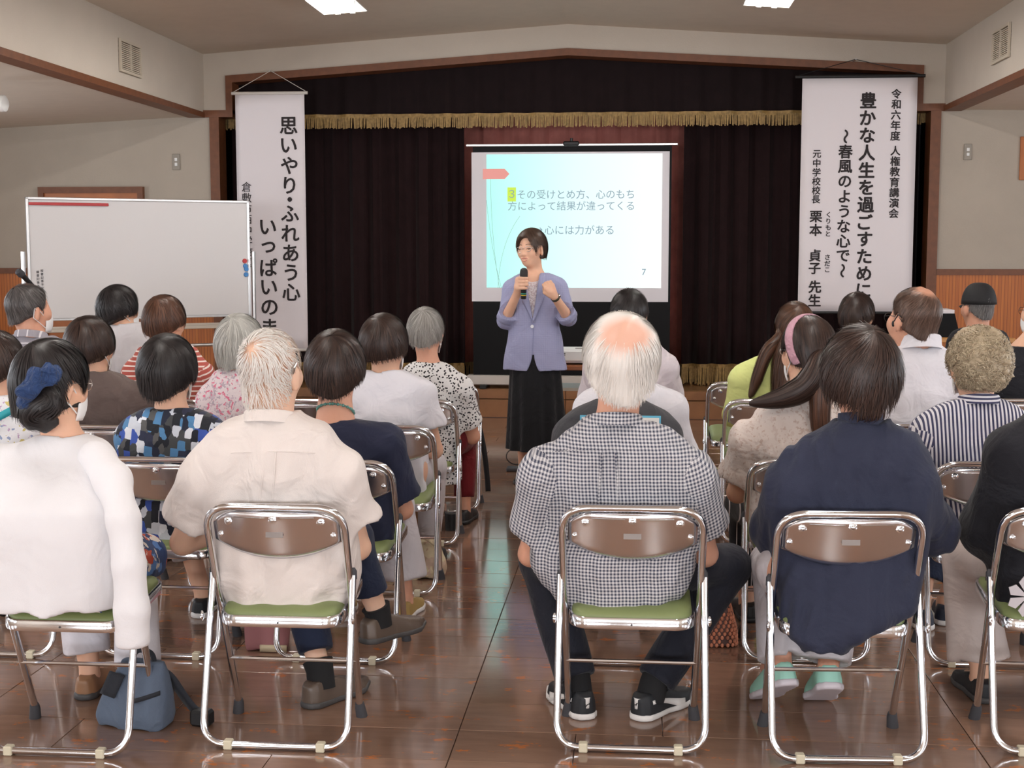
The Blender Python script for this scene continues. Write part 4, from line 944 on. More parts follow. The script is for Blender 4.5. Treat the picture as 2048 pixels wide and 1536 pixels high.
def shoe(root, ankle, ang, z0, m, ms, L=.255, wd=.047, name='shoe', high=.075, pitch=0., slip=False, res=.006, stripe=None):
    """a shoe standing on its sole: heel at the ankle, toe towards ang (0 = ahead); pitch lifts the heel."""
    hx, hy = ankle[0], ankle[1]; Rr = rz3(ang) @ rx3(-pitch); org = np.array([hx, hy, z0])
    toL = lambda X, Y, Z: [Rr[0, i] * (X - org[0]) + Rr[1, i] * (Y - org[1]) + Rr[2, i] * (Z - org[2]) for i in range(3)]
    ys_ = np.array([-.065, -.05, -.01, .05, .11, .16, L - .065]); wk = np.array([.55, .78, .80, .76, 1., .95, .45]) * wd; hk = np.array([.92, 1., 1.02, .95, .70, .58, .45]) * high
    n = 7; P = [org + Rr @ np.array([0, y, h]) for y in ys_ for h in (0, high)]; lo, hi = np.min(P, 0) - .07, np.max(P, 0) + .07
    axs = [ax(lo[i], hi[i], res) for i in range(3)]
    def prof(grow, z1, zb, flat):
        f = Field(*axs); X, Y, Z = f.xs[:, None, None], f.ys[None, :, None], f.zs[None, None, :]; x, y, z = toL(X, Y, Z)
        w = np.interp(y, ys_, wk) + grow; h = np.interp(y, ys_, hk) if not flat else np.full(1, z1); cxx = .010 * np.clip(y / .15, 0, 1) * 0
        if flat: d = np.abs(x) - w; d = smax(d, np.maximum(z - (z1 + .010 * np.clip((y - .13) / .06, 0, 1) ** 2 + .004 * np.clip(-y / .06, 0, 1)), zb + .012 * np.clip((y - .14) / .05, 0, 1) ** 2 - z), .004)
        else:
            zz = np.clip((z - .012) / np.maximum(h - .012, .01), 0, 1.3); wz_ = w * np.sqrt(np.clip(1 - .55 * zz ** 2.2, .05, 1)); d = np.maximum(np.abs(x) - wz_, np.maximum(z - h, .010 - z))
        e0 = np.sqrt((x / (wk[0] * 1.7 + grow)) ** 2 + ((y + .035) / (.040 + grow)) ** 2); d = smax(d, np.where(y < -.035, (e0 - 1) * .03, -.05), .006)
        e1 = np.sqrt((x / (wk[5] + grow)) ** 2 + ((y - (L - .115)) / (.052 + grow)) ** 2); d = smax(d, np.where(y > L - .115, (e1 - 1) * .04, -.05), .006)
        f.F = d; return f, (x, y, z)
    f, (x, y, z) = prof(0, 0, 0, False)
    f.F = smax(f.F, -(np.sqrt((x / .030) ** 2 + ((y + (-.004)) / .042) ** 2 + ((z - high * 1.05) / .03) ** 2) - 1) * .03, .004)
    me, v = f.mesh(name); sh = obj(name, me, m, root)
    me2 = me
    f, _ = prof(.004, .020, 0., True); me, v = f.mesh('sole'); obj('sole', me, ms, sh)
    if stripe is not None:
        b = MB()
        for s in (-1, 1):
            rows = []
            for u in np.linspace(0, 1, 16):
                yy = -.035 + .165 * u; zc = .048 + .010 * cos(u * 3.0) - .020 * u * u; hh = .006 + .011 * u ** 2
                for zz in (zc - hh, zc + hh):
                    hcl = np.interp(yy, ys_, hk); q = np.clip((zz - .012) / max(hcl - .012, .01), 0, 1.2); rows.append(org + Rr @ np.array([s * (np.interp(yy, ys_, wk) * math.sqrt(max(.05, 1 - .55 * q ** 2.2)) + .0022), yy, zz]))
            b.add(rows, [(2 * i, 2 * i + 2, 2 * i + 3, 2 * i + 1) for i in range(15)])
        o = b.ob('side_stripe', stripe, sh); o.modifiers.new('s', 'SOLIDIFY').thickness = .002
        g = lambda u, v: org + Rr @ np.array([(u - .5) * .030 * (1 - .35 * max(0, .5 - v)), -.0735 - .004 * cos((u - .5) * 2) + .006 * abs(u - .5) * 2, .040 + .034 * v])
        o = MB().grid(g, 6, 5).ob('heel_tab', stripe, sh); o.modifiers.new('s', 'SOLIDIFY').thickness = .003
        cat = [(-.010, .050), (-.004, .055), (.002, .057), (.008, .064), (.010, .061), (.006, .056), (.004, .050), (.002, .055), (-.003, .052), (-.008, .047)]
        obj('emblem', me_from('emblem', [org + Rr @ np.array([p, -.0805, q]) for p, q in cat], [tuple(range(len(cat)))], False), M['black'], sh)
    return sh
# ------------------------------------------------------------------ seated people
def collar_on(root, c, r, h, m, fold=True, tilt=.25, ry=1.08, flare=.012, gap=.5, res=26, name='collar', pm=(0, 2, 1)):
    """folded shirt collar or upright band round the neck; c is the centre of its upper edge."""
    def pt(a, rad, dz): return np.array([c[0] + rad * sin(a), c[1] - rad * ry * cos(a), c[2] + dz - tilt * (rad * (1 - cos(a)))])
    am = pi - gap
    def g(u, v):
        a = (2 * u - 1) * am
        if fold:
            prof = [(-.004, -h * .9), (-.002, -.004), (.002, .001), (.006, -.003), (flare, -h * .55), (flare + .005, -h)]
        else: prof = [(.004, -h), (.001, -h * .5), (0., 0.), (-.004, -.001), (-.004, -h * .5), (-.002, -h)]
        i = v * (len(prof) - 1); k = int(min(i, len(prof) - 2)); t = i - k
        p = [prof[k][q] * (1 - t) + prof[k + 1][q] * t for q in (0, 1)]
        return pt(a, r + p[0], p[1])
    o = MB().grid(g, res, 11).ob(name, m, root); vv = np.array([q.co for q in o.data.vertices]); set_pat(o.data, vv, vv[:, pm]); return o
def set_pat(me, v, uv): me.attributes.new('pat', 'FLOAT_VECTOR', 'POINT').data.foreach_set('vector', np.ascontiguousarray(uv, np.float32).ravel())
def set_pat2(me, uv, uva, on):          # pattern per face corner, so that a seam stays a clean line
    li = np.empty(len(me.loops), np.int32); me.loops.foreach_get('vertex_index', li); q = li.reshape(-1, 4); fo = np.repeat(on[q].sum(1) > 2, 4)
    me.attributes.new('pat', 'FLOAT_VECTOR', 'CORNER').data.foreach_set('vector', np.where(fo[:, None], uva[li], uv[li]).astype(np.float32).ravel())
PEOPLE = {}
def person(ch, label, tor, head, hair, shirt, pants, sh, sk='a', hd=.24, td=.2, res=.010, hs=1., yaw=0., pitch=0., roll=0., bulk=1., sl=(.7, .074, .078), el=None, hands=None, legs=None,
           shoes=('black', 'black'), hem=.05, hemr=.055, mask=False, glasses=None, skirt=False, seed=1, nhair=1500, fold=.004, lo_cy=None, headless=False, neck=(.050, .056), folds=None, shoekw=None, sock=None):
    B = CH[ch]; base = np.array([B[0], B[1], 0.]); root = thing('person', label, 'person', base, 0, 'seated audience')
    w = lambda px, py, dy: W(px, py, B[1] + dy) - base
    # torso sections taken from the outline of the clothes
    rows = []; n = len(tor); ztop = w(tor[0][1], tor[0][0], td)[2]; zbot = w(tor[-1][1], tor[-1][0], td)[2]
    for t in tor:
        py, xl, xr = t[:3]; dz_ = t[3] if len(t) > 3 else td; a_, b_ = w(xl, py, dz_), w(xr, py, dz_); z = a_[2]; s = (ztop - z) / max(.05, (ztop - zbot))
        b = np.interp(ztop - z, [0, .05, .14, .35, .55, .7], [.062, .085, .112, .122, .125, .128]) * bulk
        cy = np.interp(z, [.40, .55, .80, ztop - .05, ztop], [.24, .225, td + .012, td + .005, td + .012])
        if len(t) > 3: cy = t[3]
        if len(t) > 4: b = t[4]
        rows.append((z, (a_[0] + b_[0]) / 2, cy, (b_[0] - a_[0]) / 2, b))
    lf = Loft(rows, 2.5, .010)
    cx = rows[-1][1]; ctop = np.array([rows[0][1], rows[0][2], rows[0][0]])
    hx, top = head[:2]; cr = w(hx, top, hd); tt = hair.get('t', .014); topz = (.118 + tt) * hs
    Rh = rz3(R(yaw)) @ rx3(R(pitch)) @ ry3(R(roll)); hc = cr - np.array([0, 0, topz]); hc[1] = hd
    if len(head) > 2: hc[0] = w(head[2], top + 40, hd)[0]
    # limbs
    shl, shr, shp = sh; J = {}; EL = {}; HD = {}
    for s, px in ((-1, shl), (1, shr)):
        o = w(px, shp, td); J[s] = np.array([o[0] - s * (sl[1] - .006), td + .0, o[2]])
        e = (el or {}).get(s); EL[s] = (J[s] + np.array([s * .045, .09, -.255])) if e is None else w(e[0], e[1], e[2]) if len(e) == 3 else np.array(e[:3])
        h = (hands or {}).get(s); HD[s] = np.array([cx + s * .075, .48, .625]) if h is None else np.array(h)
    if legs is None: legs = {-1: ((cx - .12, .63, .46), (cx - .12, .60, .085), .1), 1: ((cx + .12, .63, .46), (cx + .12, .60, .085), -.1)}
    # body
    lo = np.array([min(J[-1][0], EL[-1][0], min(l[0][0] for l in legs.values()), min(l[1][0] for l in legs.values()), rows[-1][1] - rows[-1][3], hc[0]) - .13, .0, 0.]); hi = np.array([max(J[1][0], EL[1][0], max(l[0][0] for l in legs.values()), max(l[1][0] for l in legs.values()), hc[0]) + .13, max(max(l[0][1], l[1][1]) for l in legs.values()) + .28, 0.])
    zf = hc[2] - .15
    zs = np.concatenate([ax(-.01, zf, res), ax(zf + res * .7 + res, hc[2] + .16, res * .7)])
    f = Field(ax(lo[0], hi[0], res), ax(lo[1], hi[1], res), zs); f.k = .03
    lf.into(f, -.022, .02)
    f.ell((cx, .25, .50), (.165, .135, .10), k=.04)
    for s in (-1, 1):
        f.cone(J[s], EL[s], .045, .039, .012); f.cone(EL[s], HD[s], .039, .026, .015)
        d = np.array([-s * .25, 1., -.15]); hand_into(f, HD[s], d, (0, .15, 1), s, curl=.45, r=.0095)
        kn, an = np.array(legs[s][0]), np.array(legs[s][1]); hp = np.array([cx + s * .09, .27, .49])
        f.cone(hp, kn, .074, .050, .02); f.cone(kn, kn * .55 + an * .45 + [0, -.010, 0], .048, .043, .008); f.cone(kn * .55 + an * .45 + [0, -.010, 0], an, .043, .033, .008)
        a = legs[s][2]; dv = rz3(a) @ np.array([0, 1., 0]); f.cone(an + [0, 0, -.03], an + dv * .12 + [0, 0, -.052], .032, .022, .02)
    nb = ctop + np.array([0, .015, -.03]); nt_ = hc + Rh @ (np.array([0, -.025, -.05]) * hs); f.cone(nb, nt_, neck[1], neck[0], .025)
    f.cone(nb + [0, .0, -.05], nb + [0, 0, .0], .075, .052, .03)
    head_into(f, hc, Rh, hs)
    me, v = f.mesh('body'); obj('body', me, SK[sk], root)
    # hair
    make_hair(root, hair, hc, Rh, hs, res * .75, seed, nhair)
    if mask: mask_on(root, hc, Rh, hs)
    if glasses: glasses_on(root, hc, Rh, hs, glasses)
    # top
    fr, r0, r1 = sl; f = Field(ax(lo[0] - .05, hi[0] + .05, res), ax(-.06, hi[1], res), ax(min(rows[-1][0], .42) - .05, ctop[2] + .08, res)); f.k = .03
    lf.into(f, 0., .01); arm = {}; g = Field(f.xs, f.ys, f.zs); g.k = .03
    for s in (-1, 1):
        jt = J[s]; jt2 = jt + np.array([-s * .045, .0, .006]); h1 = Field(f.xs, f.ys, f.zs); h1.k = .03
        if fr <= 1: end = jt + (EL[s] - jt) * fr; far = jt + (EL[s] - jt) * 1.05; h1.chain([jt2, jt, end, far], [r0 * .92, r0, r1, r1 + .004], .03); dirn = (EL[s] - jt)
        else: end = EL[s] + (HD[s] - EL[s]) * (fr - 1); rm = (r0 + r1) / 2; dirn = HD[s] - EL[s]; h1.chain([jt2, jt, EL[s], end, end + dirn * .1], [r0 * .92, r0, rm, r1, r1], .03)
        dirn = dirn / np.linalg.norm(dirn); arm[s] = (jt, end, dirn)
        if fr < 1.75:                                        # open cuff: flat end, hollow inside
            X, Y, Z = f.xs[:, None, None], f.ys[None, :, None], f.zs[None, None, :]; pl = (X - end[0]) * dirn[0] + (Y - end[1]) * dirn[1] + (Z - end[2]) * dirn[2]
            h1.F = smax(h1.F, pl, .004); h1.cone(end + dirn * .03, end - dirn * .004, r1 - .018, r1 - .020, .004, True)
        g.F = np.minimum(g.F, h1.F)
    f.F = smin(f.F, g.F, .035)
    f.wob(wobble(seed, fold * 1.4, 22, 22, 9)); f.wob(wobble(seed + 50, fold * .55, 55, 40, 30))
    if folds: folds(f, lf, arm)
    f.cone(ctop + [0, .0, -.015], ctop + [0, 0, .1], .052, .06, .01, True)
    me, v = f.mesh('shirt')
    c = lf.at(v[:, 2]); uv = np.stack([np.arctan2(v[:, 0] - c[0], -(v[:, 1] - c[1])) * (.12 + .5 * .17), v[:, 2], v[:, 1] * .15], 1)
    back = v[:, 1] < c[1] + .02; uv[back, 0] = (v[back, 0] - c[0][back])
    dt = lf.d(v[:, 0], v[:, 1], v[:, 2]); uva = uv.copy(); onall = np.zeros(len(v), bool)
    for s in (-1, 1):
        jt, end, dirn = arm[s]; pts = [jt, EL[s], HD[s]] if fr > 1 else [jt, end]; rel = v - jt
        pp = [jt, EL[s], HD[s]] if fr > 1 else [jt, EL[s]]; ds = np.min([d_cone(v[:, 0], v[:, 1], v[:, 2], np.array(pp[i]), np.array(pp[i + 1]), r0, r1) for i in range(len(pp) - 1)], 0); on = (ds < dt - .004) & (s * (v[:, 0] - cx) > 0)
        q = (end - jt) / np.linalg.norm(end - jt); sa = rel @ q; pr = rel - sa[:, None] * q; e1 = np.cross(q, [0, 1, 0]); e1 /= np.linalg.norm(e1)
        uva[on] = np.stack([pr @ e1 + s * .3, jt[2] - sa, v[:, 1] * .5], 1)[on]
        near_ = (s * (v[:, 0] - cx) > 0) & (ds < dt + .03); uva[near_] = np.stack([pr @ e1 + s * .3, jt[2] - sa, v[:, 1] * .5], 1)[near_]; onall |= on
    set_pat2(me, uv, uva, onall); sho = obj('shirt', me, shirt, root)
    # trousers or skirt
    pm = pants; f = Field(ax(lo[0] - .04, hi[0] + .04, res), ax(.02, hi[1], res), ax(-.0, .75, res)); f.k = .03
    f.ell((cx, .265, .50), (max(.165, rows[-1][3] - .02), .125, .105), k=.03)
    for s in (-1, 1):
        kn, an = np.array(legs[s][0]), np.array(legs[s][1]); hp = np.array([cx + s * .09, .27, .495]); e = an + (kn - an) * (hem / max(.1, np.linalg.norm(kn - an)))
        if skirt: f.chain([hp, kn + [0, .01, .0], e + [0, .02, 0]], [.105, .10, .12], .05)
        else: f.chain([hp, kn, e], [.092, .070, hemr], .02)
        dn = (an - kn) / np.linalg.norm(an - kn); hb = hemr if not skirt else .12
        X, Y, Z = f.win(e - hb * 1.8, e + hb * 1.8)[1:]; ww = f.win(e - hb * 1.8, e + hb * 1.8)[0]; pl = (X - e[0]) * dn[0] + (Y - e[1]) * dn[1] + (Z - e[2]) * dn[2]
        if 0 not in f.F[ww].shape: f.F[ww] = smax(f.F[ww], pl, .004)
        f.cone(e + dn * .03, e + dn * .012, hb - .020, hb - .024, .004, True)
    f.wob(wobble(seed + 9, .004, 20, 20, 14)); me, v = f.mesh('trousers')
    set_pat(me, v, np.stack([v[:, 0], v[:, 2] - v[:, 1] * .5, v[:, 1]], 1)); obj('skirt' if skirt else 'trousers', me, pm, root)
    for s in (-1, 1):
        an = legs[s][1]; k = dict(shoekw or {}); z0 = max(0., an[2] - .085); pt = legs[s][3] if len(legs[s]) > 3 else 0.
        if sock: kn_ = np.array(legs[s][0]); aa = np.array(an); MB().tube([aa + [0, 0, -.035], aa + (kn_ - aa) * .05, aa + (kn_ - aa) * .12], [.046, .045, .050], 16).ob('sock', M[sock], root)
        shoe(root, an, legs[s][2], z0, M[shoes[0]], M[shoes[1]], res=max(.006, res * .8), pitch=pt, **k)
    PEOPLE[ch] = dict(root=root, hc=hc, Rh=Rh, lf=lf, ctop=ctop, w=w, base=base, cx=cx, J=J, EL=EL, HD=HD, arm=arm, legs=legs, shirt=sho, hs=hs)
    return PEOPLE[ch]
def back_seam(p, pts, m, r=.0016, name='seam', off=.003):
    lf = p['lf']; out = []
    for px, py in pts:
        q = p['w'](px, py, .1); z = q[2]
        for _ in range(3):
            cx, cy, a, b = lf.at(z); y = cy - b * max(0.01, 1 - min(.97, abs((q[0] - cx) / a)) ** lf.n) ** (1 / lf.n) - off; q = p['w'](px, py, y); z = q[2]
        out.append(np.array([q[0], y, z]))
    o = MB().tube(out, r, 6).ob(name, m, p['shirt']); vv = np.array([q.co for q in o.data.vertices]); set_pat(o.data, vv, vv[:, [0, 2, 1]]); return o
for nm, c, rg in (('leather', (92, 78, 68), .38), ('sole_dark', (70, 68, 68), .6), ('canvas_black', (30, 32, 36), .6), ('sole_white', (226, 222, 218), .5), ('mint', (168, 222, 204), .6), ('sole_lilac', (222, 214, 220), .5), ('navy_shoe', (38, 44, 60), .6), ('sandal', (150, 110, 80), .5), ('gold_shoe', (160, 132, 76), .5), ('sock', (24, 24, 26), .9)): M[nm] = mat(nm, sr(*c), rg)
K = {}
K['cream'] = cloth('cream_cotton', 'plain', [(236, 226, 220)], fold=.6, fs=7); K['white'] = cloth('white_cotton', 'plain', [(238, 236, 242)], fold=.45)
K['cardigan'] = cloth('white_knit', 'plain', [(238, 236, 238)], fold=.35, fs=5); K['gingham'] = cloth('small_check', 'gingham', [(214, 212, 214), (66, 70, 88)], .0106, fold=.55, fs=8)
K['navy'] = cloth('navy_linen', 'plain', [(46, 50, 69)], fold=.6, fs=6); K['black'] = cloth('black_cotton', 'plain', [(32, 32, 38)], fold=.5); K['charcoal'] = cloth('charcoal_jersey', 'plain', [(64, 64, 68)], fold=.4)
K['blocks'] = cloth('block_print', 'blocks', [(34, 36, 44), (70, 72, 74), (62, 88, 168), (226, 230, 238), (38, 40, 46), (84, 132, 176), (46, 50, 70), (206, 212, 222), (88, 88, 88), (40, 44, 60)], .038, fold=.3)
K['dnavy'] = cloth('dark_navy', 'plain', [(36, 40, 62)], fold=.4); K['beigefloral'] = cloth('cream_floral', 'floral', [(232, 219, 211), (222, 205, 196), (212, 190, 178)], 52, .60, fold=.4)
K['stripes'] = cloth('navy_stripe', 'vstripe', [(232, 230, 236), (62, 64, 94)], .0138, .5, fold=.35); K['brown'] = cloth('brown_grey', 'plain', [(98, 84, 80)], fold=.4)
K['pink'] = cloth('pink_floral', 'floral', [(228, 214, 216), (206, 186, 196), (216, 120, 144), (186, 170, 180)], 40, .60, fold=.25); K['red'] = cloth('red_stripe', 'hstripe', [(176, 88, 78), (238, 222, 214)], .0245, .30, fold=.25)
K['spots'] = cloth('spotted', 'spots', [(230, 228, 226), (40, 38, 42)], .0118, .50, fold=.25); K['lime'] = cloth('lime', 'plain', [(236, 246, 160)], fold=.3); K['pale'] = cloth('pale_pink', 'plain', [(226, 216, 222)], fold=.35)
K['polo'] = cloth('grey_polo', 'hstripe', [(156, 152, 160), (226, 222, 226)], .05, .12, fold=.2); K['pgrey'] = cloth('pale_grey', 'plain', [(206, 202, 204)], fold=.25); K['floralw'] = cloth('white_floral', 'floral', [(232, 230, 232), (150, 160, 190), (206, 190, 120), (190, 160, 190)], 34, .62, fold=.25)
K['trd'] = cloth('dark_trousers', 'plain', [(34, 36, 46)], fold=.4); K['trl'] = cloth('pale_trousers', 'plain', [(206, 200, 204)], fold=.4); K['trg'] = cloth('grey_trousers', 'plain', [(172, 166, 168)], fold=.3); K['trn'] = cloth('navy_trousers', 'plain', [(36, 44, 66)], fold=.4)
K['trw'] = cloth('white_trousers', 'plain', [(226, 222, 228)], fold=.3); K['trp'] = cloth('black_white_print', 'vstripe', [(28, 28, 32), (214, 208, 208)], .03, .12, fold=.3); K['trb'] = cloth('beige_trousers', 'plain', [(196, 182, 176)], fold=.3); K['jean'] = cloth('denim', 'plain', [(84, 104, 146)], fold=.3)
K['bluefl'] = cloth('blue_print_skirt', 'floral', [(44, 66, 110), (196, 82, 60), (90, 130, 190), (230, 220, 210)], 14, .58, fold=.3); K['redsk'] = cloth('red_cloth', 'plain', [(110, 24, 30)], fold=.4)
bob = lambda m='dbrown', **k: dict(dict(style='bob', m=m, t=.016, w=.090, wb=.074, hem=-.088, curve=.05, jit=.022), **k)
men = lambda m='grey', **k: dict(dict(style='short', m=m, t=.010, len=.5, jit=.01), **k)

# ---- nearest row
p = person('A1', 'woman in draped white cardigan with dark bun and blue scrunchie', [(868, 78, 168), (880, 50, 190), (905, 0, 212), (950, -45, 228, .165, .135), (1005, -60, 262, .105, .145), (1050, -62, 264, .095, .145), (1150, -60, 256, .10, .15), (1202, -58, 246, .10, .15)], (104, 678), bob('black', t=.017, w=.084, hem=-.105, ears=1, fw=.072, dp=.110, wb=.066, swirl=.1), K['cardigan'], K['trw'], (-30, 226, 935), sk='a', res=.009, yaw=-32, pitch=-6, mask=True, glasses='glass_frame', seed=11, nhair=3800, sl=(.5, .066, .066), el={-1: (-60, 1080, .30), 1: (222, 1080, .32)}, fold=.003,
           legs={-1: ((-.17, .60, .45), (-.12, .55, .085), .1), 1: ((.03, .58, .44), (.10, .42, .085), -.1)}, hem=.06, hemr=.075, shoes=('sandal', 'sole_dark'), hd=.22)
r0, lf = p['root'], p['lf']
hl = lambda x, y, z: p['hc'] + p['Rh'] @ np.array([x, y, z])
bunc = p['w'](78, 812, .115)
hb = tress(r0, 'hair_bun', [hl(0.0, -.10, -.03), bunc + [.03, .02, .02], bunc, bunc + [-.02, .0, -.03], bunc + [.03, .02, -.055]], [.05, .052, .058, .05, .028], HM['black'], 3, 700, .003)
M['scrunch'] = cloth('scrunchie_blue', 'plain', [(44, 66, 108)], fold=.8, fs=30)
sc_c = p['w'](84, 776, .115); f = Field(*[ax(sc_c[i] - .11, sc_c[i] + .11, .006) for i in range(3)]); f.k = .015
dq = bunc - hl(0, -.10, -.03); dq /= np.linalg.norm(dq); uq = np.cross(dq, [0, 1, 0]); uq /= np.linalg.norm(uq); wq = np.cross(dq, uq); an = np.linspace(0, 2 * pi, 21)
f.chain([sc_c + (uq * .052 * cos(a) + wq * .050 * sin(a)) + dq * .008 * sin(a * 5) for a in an], [.019 + .006 * sin(i * 2.4) for i in range(21)]); f.wob(wobble(4, .007, 110, 110, 110)); me, v = f.mesh('scrunchie'); set_pat(me, v, v); obj('scrunchie', me, M['scrunch'], r0)
f = Field(ax(-.36, .36, .011), ax(-.02, .80, .011), ax(.36, .66, .011)); f.k = .05
for s in (-1, 1): kn = np.array(p['legs'][s][0]); f.cone((p['cx'] + s * .10, .26, .50), kn + [s * .02, -.03, .01], .105, .098, .05)
f.cut(lambda X, Y, Z: .405 - Z + .0 * X - .0, .01); f.wob(wobble(17, .005, 30, 30, 20)); me, v = f.mesh('dress'); set_pat(me, v, v); obj('dress', me, K['bluefl'], r0)
# empty sleeve of the cardigan hanging at its right side
pts = [p['w'](x, y, d) for x, y, d in ((190, 915, .15), (226, 960, .08), (246, 1040, -.02), (258, 1130, -.05), (264, 1220, -.06), (266, 1285, -.06))]
lo, hi = np.min(pts, 0) - .09, np.max(pts, 0) + .09; f = Field(*[ax(lo[i], hi[i], .008) for i in range(3)]); f.k = .02
f.chain(pts, [.050, .052, .046, .045, .047, .047]); e = pts[-1]; f.cut(lambda X, Y, Z: e[2] - .012 - Z, .012); f.wob(wobble(8, .003, 20, 20, 5)); me, v = f.mesh('hanging_sleeve'); set_pat(me, v, v[:, [0, 2, 1]]); obj('hanging_sleeve', me, K['cardigan'], p['shirt'])
me = MB().grid(lambda u, v: ((u - .5) * .36 + p['cx'], .090 + .02 * cos(u * 9) - .02 * v, .410 + .03 * v), 20, 4).mesh('dress_hem'); vv = np.array([q.co for q in me.vertices]); set_pat(me, vv, vv); obj('dress_hem', me, K['bluefl'], r0)

p = person('A2', 'man in cream short-sleeved shirt with thin white hair and hearing aid', [(826, 488, 594), (840, 458, 628), (862, 425, 668), (895, 404, 690), (950, 398, 694), (1000, 398, 700), (1060, 404, 706), (1105, 408, 718), (1150, 414, 718), (1190, 432, 706), (1228, 460, 690)], (541, 657), men('white', t=.006, nocap=True, crown=(-.1, -.75, .62), th0=.10, th1=1.9, len=.7, nape=-.116, slope=.34, messy=.25, sw=.0017, lift=.008, root=.004, swirl=.5, curve=.025), K['cream'], K['trn'], (364, 726, 955), sk='c', res=.0085, hs=1.06, yaw=-12, pitch=2, seed=12, nhair=1700, sl=(.62, .080, .082), el={-1: (366, 1085, .30), 1: (716, 1095, .30)}, bulk=1.08, fold=.005,
           legs={-1: ((-.10, .60, .50), (.045, .42, .085), -.55), 1: ((.11, .62, .50), (.19, .66, .23), -.62)}, hem=.09, hemr=.056, sock='sock', shoes=('leather', 'sole_dark'), shoekw=dict(L=.275, wd=.05, high=.085), hd=.22, neck=(.060, .066))
collar_on(p['root'], p['w'](540, 812, .205), .071, .034, K['cream'])
back_seam(p, [(x, 903 + .0004 * (x - 545) ** 2) for x in range(404, 690, 20)], K['cream'], name='yoke_seam')
for x0, x1 in ((531, 519), (551, 545)): back_seam(p, [(x0 + (x1 - x0) * t, 905 + 95 * t) for t in np.linspace(0, 1, 6)], K['cream'], .003, 'pleat')
T = lambda x, y, z: p['hc'] + p['Rh'] @ (np.array([x, y, z]) * p['hs'])
MB().tube([T(.081, -.030, .000), T(.087, -.031, .018), T(.090, -.018, .030)], [.005, .0055, .003], 8).ob('hearing_aid', M['steel'], p['root'])

def fold3(f, lf, arm): pass
p = person('A3', 'white-haired man with bald crown in small-checked shirt', [(834, 1176, 1288), (848, 1150, 1318), (868, 1120, 1352), (900, 1098, 1384), (950, 1092, 1392), (1000, 1098, 1392), (1050, 1100, 1390), (1100, 1072, 1388), (1135, 1070, 1388), (1170, 1090, 1372), (1200, 1116, 1345), (1218, 1140, 1326)], (1243, 621), men('white', t=.030, crown=(0, -.52, .85), th0=.42, th1=1.9, len=.75, nape=-.088, slope=.24, bk=.85, bald=(0, -.102, .098, .060), bw=.72, over=1., messy=.1, sw=.0022, lift=.004, base=.6, swirl=.05, jit=.022, curve=.055), K['gingham'], K['trd'], (1046, 1430, 955), sk='b', res=.0085, hs=1.10, yaw=6, pitch=6, seed=13, nhair=4200, sl=(.62, .082, .084), el={-1: (1062, 1108, .30), 1: (1410, 1108, .32)}, hands={-1: (-.10, .50, .78), 1: (.10, .50, .78)}, bulk=1.05, fold=.006, mask=True,
           legs={-1: ((-.30, .50, .45), (-.165, .33, .085), .42), 1: ((.31, .50, .45), (.06, .33, .085), -.62)}, hem=.03, hemr=.066, sock='sock', shoes=('canvas_black', 'sole_white'), shoekw=dict(L=.285, wd=.051, high=.085, stripe=M['sole_white']), hd=.22, neck=(.060, .066))
collar_on(p['root'], p['w'](1232, 818, .21), .074, .036, K['gingham'])
back_seam(p, [(x, 898 + .0003 * (x - 1240) ** 2) for x in range(1105, 1385, 20)], K['gingham'], name='yoke_seam')
for x0, x1 in ((1204, 1196), (1231, 1238)): back_seam(p, [(x0 + (x1 - x0) * t, 905 + 110 * t) for t in np.linspace(0, 1, 6)], K['gingham'], .0035, 'pleat')
A3 = p

p = person('A4', 'broad woman in loose plain navy blouse with dark brown bob and mint sneakers', [(845, 1672, 1776), (858, 1640, 1808), (880, 1596, 1838), (915, 1566, 1858), (960, 1552, 1866), (1010, 1546, 1866), (1060, 1546, 1858), (1110, 1548, 1846), (1160, 1548, 1836, .20, .15), (1205, 1553, 1826, .175, .15), (1235, 1557, 1790, .15, .135), (1262, 1566, 1728, .13, .12), (1288, 1600, 1690, .115, .10)], (1722, 648), bob('dbrown', t=.027, w=.106, wb=.072, hem=-.090, curve=.045, fall=-.05, messy=.14, jit=.04, lift=.012, crown=(.1, -.4, .9)), K['navy'], K['trl'], (1534, 1874, 980), sk='b', res=.009, hs=1.04, yaw=8, pitch=2, seed=14, nhair=4600, sl=(1.05, .086, .078), el={-1: (1556, 1060, .32), 1: (1852, 1060, .34)}, bulk=1.12, fold=.006,
           legs={-1: ((-.17, .56, .45), (-.150, .40, .165), .30, .50), 1: ((.05, .56, .45), (-.005, .40, .16), .06, .48)}, hem=.015, hemr=.072, shoes=('mint', 'sole_lilac'), shoekw=dict(L=.25, wd=.052, high=.085), hd=.23)
collar_on(p['root'], p['w'](1722, 818, .212), .066, .036, K['navy'], fold=False, tilt=.2)

